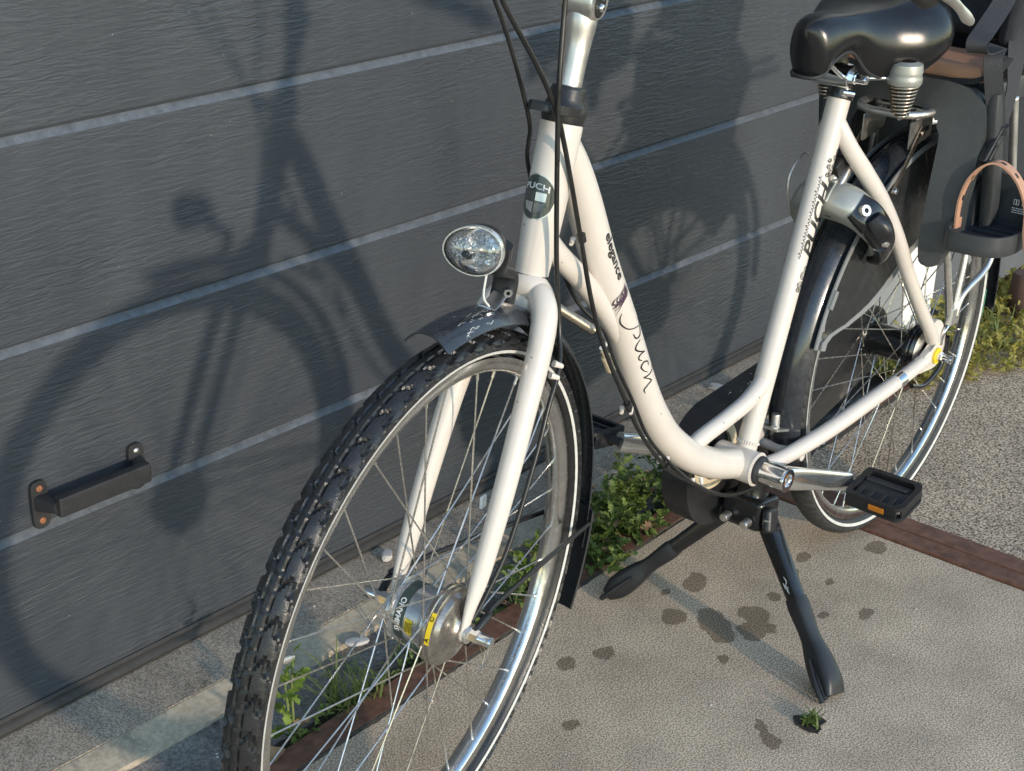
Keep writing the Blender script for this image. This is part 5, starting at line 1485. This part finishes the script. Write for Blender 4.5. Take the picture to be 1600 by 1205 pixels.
def weed(loc, label, seed, h=.08, n=18, spread=.03, sc=1., mat='leaf', stems=2, group=None, lean=(0, 0)):
    r = random.Random(seed)
    t = thing('weed', label, 'weed', loc, group)
    b = V(loc)
    for s in range(stems):
        a = r.uniform(0, 2 * PI); e = b + V((math.cos(a) * spread * r.uniform(.2, 1) + lean[0], math.sin(a) * spread * r.uniform(.2, 1) + lean[1], h * r.uniform(.75, 1)))
        mid_ = b.lerp(e, .5) + V((0, 0, h * .12))
        obj('stem', T_([b + V((r.uniform(-.004, .004), r.uniform(-.004, .004), -.012)), mid_, e], [.0022, .0018, .0010], seg=6, n=4), 'stem', t, 180)
        k = n // stems
        for i in range(k):
            u = .12 + .88 * i / max(1, k - 1)
            p = (b.lerp(mid_, u * 2) if u < .5 else mid_.lerp(e, u * 2 - 1))
            me = LEAF[r.randrange(6)]
            if not me.materials: me.materials.append(M['leaf'])
            if mat != 'leaf':
                me = YL.setdefault((mat, me.name), None) or YL.__setitem__((mat, me.name), me.copy()) or YL[(mat, me.name)]
                me.materials.clear(); me.materials.append(M[mat])
            if r.random() < .06:
                me = YL.get(('dead', me.name)) or YL.setdefault(('dead', me.name), me.copy()); me.materials.clear(); me.materials.append(M['deadleaf'])
            link('leaf', me, None, t, leaf_matrix(p, i * 2.4 + r.uniform(-.5, .5), r.uniform(-.1, .75) + .4 * (u > .85), r.uniform(-.5, .5), sc * (1.15 - .55 * u) * r.uniform(.8, 1.15)))
    return t
YL = {}
# lush row in the drain beyond the fork: single plants, told apart by where they stand
row = [(.470, -.262, .05, 'low leafy weed spilling over the rusty rail, just behind the far kickstand foot', 20, 1.0), (.425, -.300, .085, 'bushy green weed behind the mudflap, left of the far pedal', 34, 1.1),
       (.350, -.330, .105, 'tall bushy weed right under the far pedal', 38, 1.1), (.255, -.345, .100, 'bushy weed in the drain under the chain case, against the threshold', 36, 1.1),
       (.330, -.285, .060, 'pale ragged weed at the edge of the rail, under the chain case', 24, 1.0), (.195, -.305, .070, 'leafy weed in the drain, hidden partly by the chain case bottom', 26, 1.0),
       (.505, -.330, .060, 'green weed rising directly behind the black mudflap', 24, 1.0), (.130, -.360, .085, 'weed by the threshold seen between the down tube and the chain case', 22, 1.0)]
for i, (x, y, h, lab, n, sc) in enumerate(row):
    weed((x, y, -.018), lab, 40 + i, h, int(n * 2.5), .066, sc * .84, 'leaf', 4, 'leafy weeds growing along the drain')
weed((.585, -.335, -.018), 'yellowish weed in the drain seen through the right part of the front wheel', 61, .07, 22, .035, .85, 'leafyoung', 3, 'leafy weeds growing along the drain')
weed((.650, -.300, -.018), 'grey-green weed by the rail close to the front axle nut', 62, .055, 20, .035, .8, 'leaf', 3, 'leafy weeds growing along the drain')
weed((.700, -.375, -.02), 'small weed sprouting from the threshold edge right above the front hub', 63, .035, 8, .012, .6, 'leaf', 1, 'leafy weeds growing along the drain')
weed((1.128, -.318, -.018), 'upright bright green weed at the left inside edge of the front wheel', 64, .15, 20, .014, .85, 'leafyoung', 2, 'leafy weeds growing along the drain')
weed((1.118, -.305, -.018), 'short weed with rounded leaves at the foot of the upright bright green weed', 66, .035, 14, .022, .6, 'leaf', 2, 'leafy weeds growing along the drain')
weed((1.348, -.355, -.03), 'tiny weed left of the front tyre at the bottom edge of the photo', 65, .03, 8, .012, .55, 'leaf', 1, 'leafy weeds growing along the drain')
weed((-.04, -.50, -.002), 'weed between threshold and door, seen through the lower frame gap', 67, .06, 12, .02, .9, 'leaf', 2, 'leafy weeds growing along the drain')
weed((-.16, -.30, -.018), 'ragged pale weed in the drain seen through the rear wheel', 68, .06, 18, .04, .9, 'leaf', 3, 'leafy weeds growing along the drain')
dl = thing('dead_leaf', 'crumpled brown leaf beside the upright weed inside the front wheel', 'leaf', (1.180, -.306, .0))
bm = bmesh.new(); me = leaf_mesh(91, .035, .022, 2, .2, .9)
link('blade', me, 'deadleaf', dl, leaf_matrix(V((1.185, -.305, -.012)), 2.1, .9, .8, 1.))
# grass
def blades(bm, b, n, L, r, sp):
    for k in range(n):
        a = r.uniform(0, 2 * PI); l = L * r.uniform(.55, 1.15); o = b + V((r.gauss(0, sp), r.gauss(0, sp), 0))
        d = V((math.cos(a), math.sin(a), 0)); sd = V((-d.y, d.x, 0)); wd = r.uniform(.0012, .0024); prev = None
        bend = r.uniform(.35, 1.1)
        for i in range(6):
            t = i / 5
            p = o + d * (l * bend * t * t * .8) + Z * (l * (t - .45 * bend * t * t))
            ww = wd * (1 - t) ** .6 + .0002
            cur = (bm.verts.new(p + sd * ww), bm.verts.new(p - sd * ww))
            if prev: bm.faces.new((prev[0], prev[1], cur[1], cur[0]))
            prev = cur
rg_ = random.Random(8)
gt = thing('grass_tuft', 'long-bladed grass tuft in the drain, seen through the front wheel', 'grass tuft', (1.02, -.315, -.02))
bm = bmesh.new(); blades(bm, V((1.02, -.315, -.02)), 60, .115, rg_, .020); blades(bm, V((.975, -.318, -.02)), 30, .06, rg_, .018); o = obj('blade', bm, 'grass', gt, None); o['kind'] = 'stuff'
gt = thing('grass_tuft', 'fine grass tuft in the drain just below the front hub', 'grass tuft', (.84, -.318, -.02))
bm = bmesh.new(); blades(bm, V((.84, -.318, -.02)), 60, .060, rg_, .026); o = obj('blade', bm, 'leaf', gt, None); o['kind'] = 'stuff'
ht = thing('hole_sprig', 'small sprig of grass growing from a hole in the concrete near the kickstand foot', 'weed', (.612, .226, 0))
hb = Lt([(.0200, .0006), (.0185, .0016), (.0160, .0008), (.012, .0006), (0, .0005)], (.612, .226, 0), Z, seg=40)
for v in hb.verts:
    c = V((.612, .226, 0)); d_ = v.co - c
    v.co = c + V((d_.x, d_.y, 0)) * (1 + .45 * noise.noise(v.co * 70) + .25 * noise.noise(v.co * 190)) + V((0, 0, d_.z))
obj('hole', hb, 'soil', ht)
bm = bmesh.new(); blades(bm, V((.612, .226, 0)), 26, .032, rg_, .008); o = obj('blade', bm, 'grass', ht, None); o['kind'] = 'stuff'
for k in range(7):
    me = LEAF[k % 6]
    link('leaf', me, None, ht, leaf_matrix(V((.612 + rg_.uniform(-.006, .006), .226 + rg_.uniform(-.006, .006), .001)), k * 2.4, .4, 0, .42))
# yellow-green mass of low weeds by the wall at the right
bm = bmesh.new(); r = random.Random(21)
src = []
for me in LEAF:
    t_ = bmesh.new(); t_.from_mesh(me); src.append(([v.co.copy() for v in t_.verts], [[v.index for v in f.verts] for f in t_.faces])); t_.free()
def scatter(bm, n, fp, fh, sc):
    for k in range(n):
        x, y = fp()
        z = fh(x, y) * r.uniform(.05, 1.)
        mtx = leaf_matrix(V((x, y, z)), r.uniform(0, 6.28), r.uniform(-.2, 1.0), r.uniform(-.6, .6), sc * r.uniform(.5, 1.2))
        vs_, fs_ = src[r.randrange(6)]
        nv = [bm.verts.new(mtx @ c) for c in vs_]
        for f in fs_: bm.faces.new([nv[i] for i in f])
def fp():
    x = r.uniform(-1.30, -.58); t = (x + .58) / -.72
    y0, y1 = -.325, -.165 + .085 * math.sin(3 * t) + (.03 if x < -.8 else 0)
    return x, y0 + (y1 - y0) * r.random() ** 1.1
scatter(bm, 1300, fp, lambda x, y: max(.008, .085 * (1 - abs(y + .27) / .20)) * (.7 + .9 * noise.noise(V((x * 11, y * 11, 0)))), .68)
o = obj('weed_patch', bm, 'leafmass', None, 180); o['kind'] = 'stuff'; tag(o, 'yellow-green mass of low weeds along the foot of the wall at the right', 'weeds')
bm = bmesh.new()
for k in range(9): blades(bm, V((r.uniform(-1.0, -.6), r.uniform(-.30, -.17), 0)), 26, .095, r, .03)
o = obj('grass', bm, 'grass', None, None); o['kind'] = 'stuff'; tag(o, 'thin grass growing among the low weeds at the right', 'grass')
# small seedlings and moss along the silted drain
bm = bmesh.new()
def fp2():
    x = r.uniform(-.60, .62); return x, r.uniform(-.335, -.300)
scatter(bm, 420, fp2, lambda x, y: .030, .40)
def fp3():
    x = r.uniform(.70, 1.10); return x, r.uniform(-.325, -.300)
scatter(bm, 90, fp3, lambda x, y: .008, .28)
o = obj('seedlings', bm, 'leaf', None, 180); o['kind'] = 'stuff'; tag(o, 'small seedlings carpeting the drain beside the rail', 'seedlings')
# stones
def stone(x, y, z, sx, sy, sz, lab, seed):
    r_ = random.Random(seed); bm = bmesh.new()
    bmesh.ops.create_icosphere(bm, subdivisions=2, radius=1)
    rot = Matrix.Rotation(r_.uniform(0, 6), 3, 'Z')
    for v in bm.verts:
        c = v.co * (1 + .25 * noise.noise(v.co * 1.3 + V((seed, 0, 0))))
        c = V((max(-.8, min(.8, c.x)) * sx, max(-.8, min(.75, c.y)) * sy, max(-.7, min(.6, c.z)) * sz))
        v.co = rot @ c + V((x, y, z + sz * .62))
    o = obj('stone', bm, 'stone', None, 25)
    return tag(o, lab, 'stone', 'pale stone chips lying near the drain')
stone(.690, -.552, 0, .016, .012, .010, 'pale stone chip on the threshold, left of the far fork leg', 1)
stone(.897, -.417, -.008, .024, .012, .006, 'flat white stone chip on the threshold edge, left of the front hub', 2)
stone(.526, -.393, -.016, .014, .010, .008, 'grey stone chip in the middle of the small heap behind the near fork leg', 3)
stone(.556, -.383, -.020, .012, .010, .010, 'pinkish stone chip at the threshold edge, closest to the near fork leg', 4)
stone(.489, -.345, -.026, .018, .014, .014, 'large pale stone chip seen through the rim right of the near fork leg', 5)
stone(-.287, -.508, 0, .030, .014, .008, 'white broken piece lying by the door, right of the down tube', 6)
stone(-.205, -.236, .0, .034, .022, .012, 'flat pale stone by the rail seen through the spokes of the rear wheel', 7)
stone(.939, -.222, 0, .005, .004, .003, 'tiny white pebble on the concrete next to the rail, seen through the front wheel', 8)
bm = bmesh.new()
for k in range(110):
    x, y = r.uniform(-.4, 1.5), r.choice([r.uniform(-.55, -.42), r.uniform(-.40, -.30), r.uniform(-.24, .45)])
    z = 0 if y < -.46 or y > -.25 else (-.006 if y < -.405 else -.024)
    s_ = r.uniform(.0008, .0022)
    bmesh.ops.create_icosphere(bm, subdivisions=1, radius=s_, matrix=Matrix.Translation((x, y, z + s_ * .5)) @ Matrix.Rotation(r.uniform(0, 3), 4, 'Z') @ Matrix.Diagonal((1.4, 1, .7, 1)))
o = obj('grit', bm, 'stone', None, 30); o['kind'] = 'stuff'; tag(o, 'loose grit scattered over the concrete', 'grit')
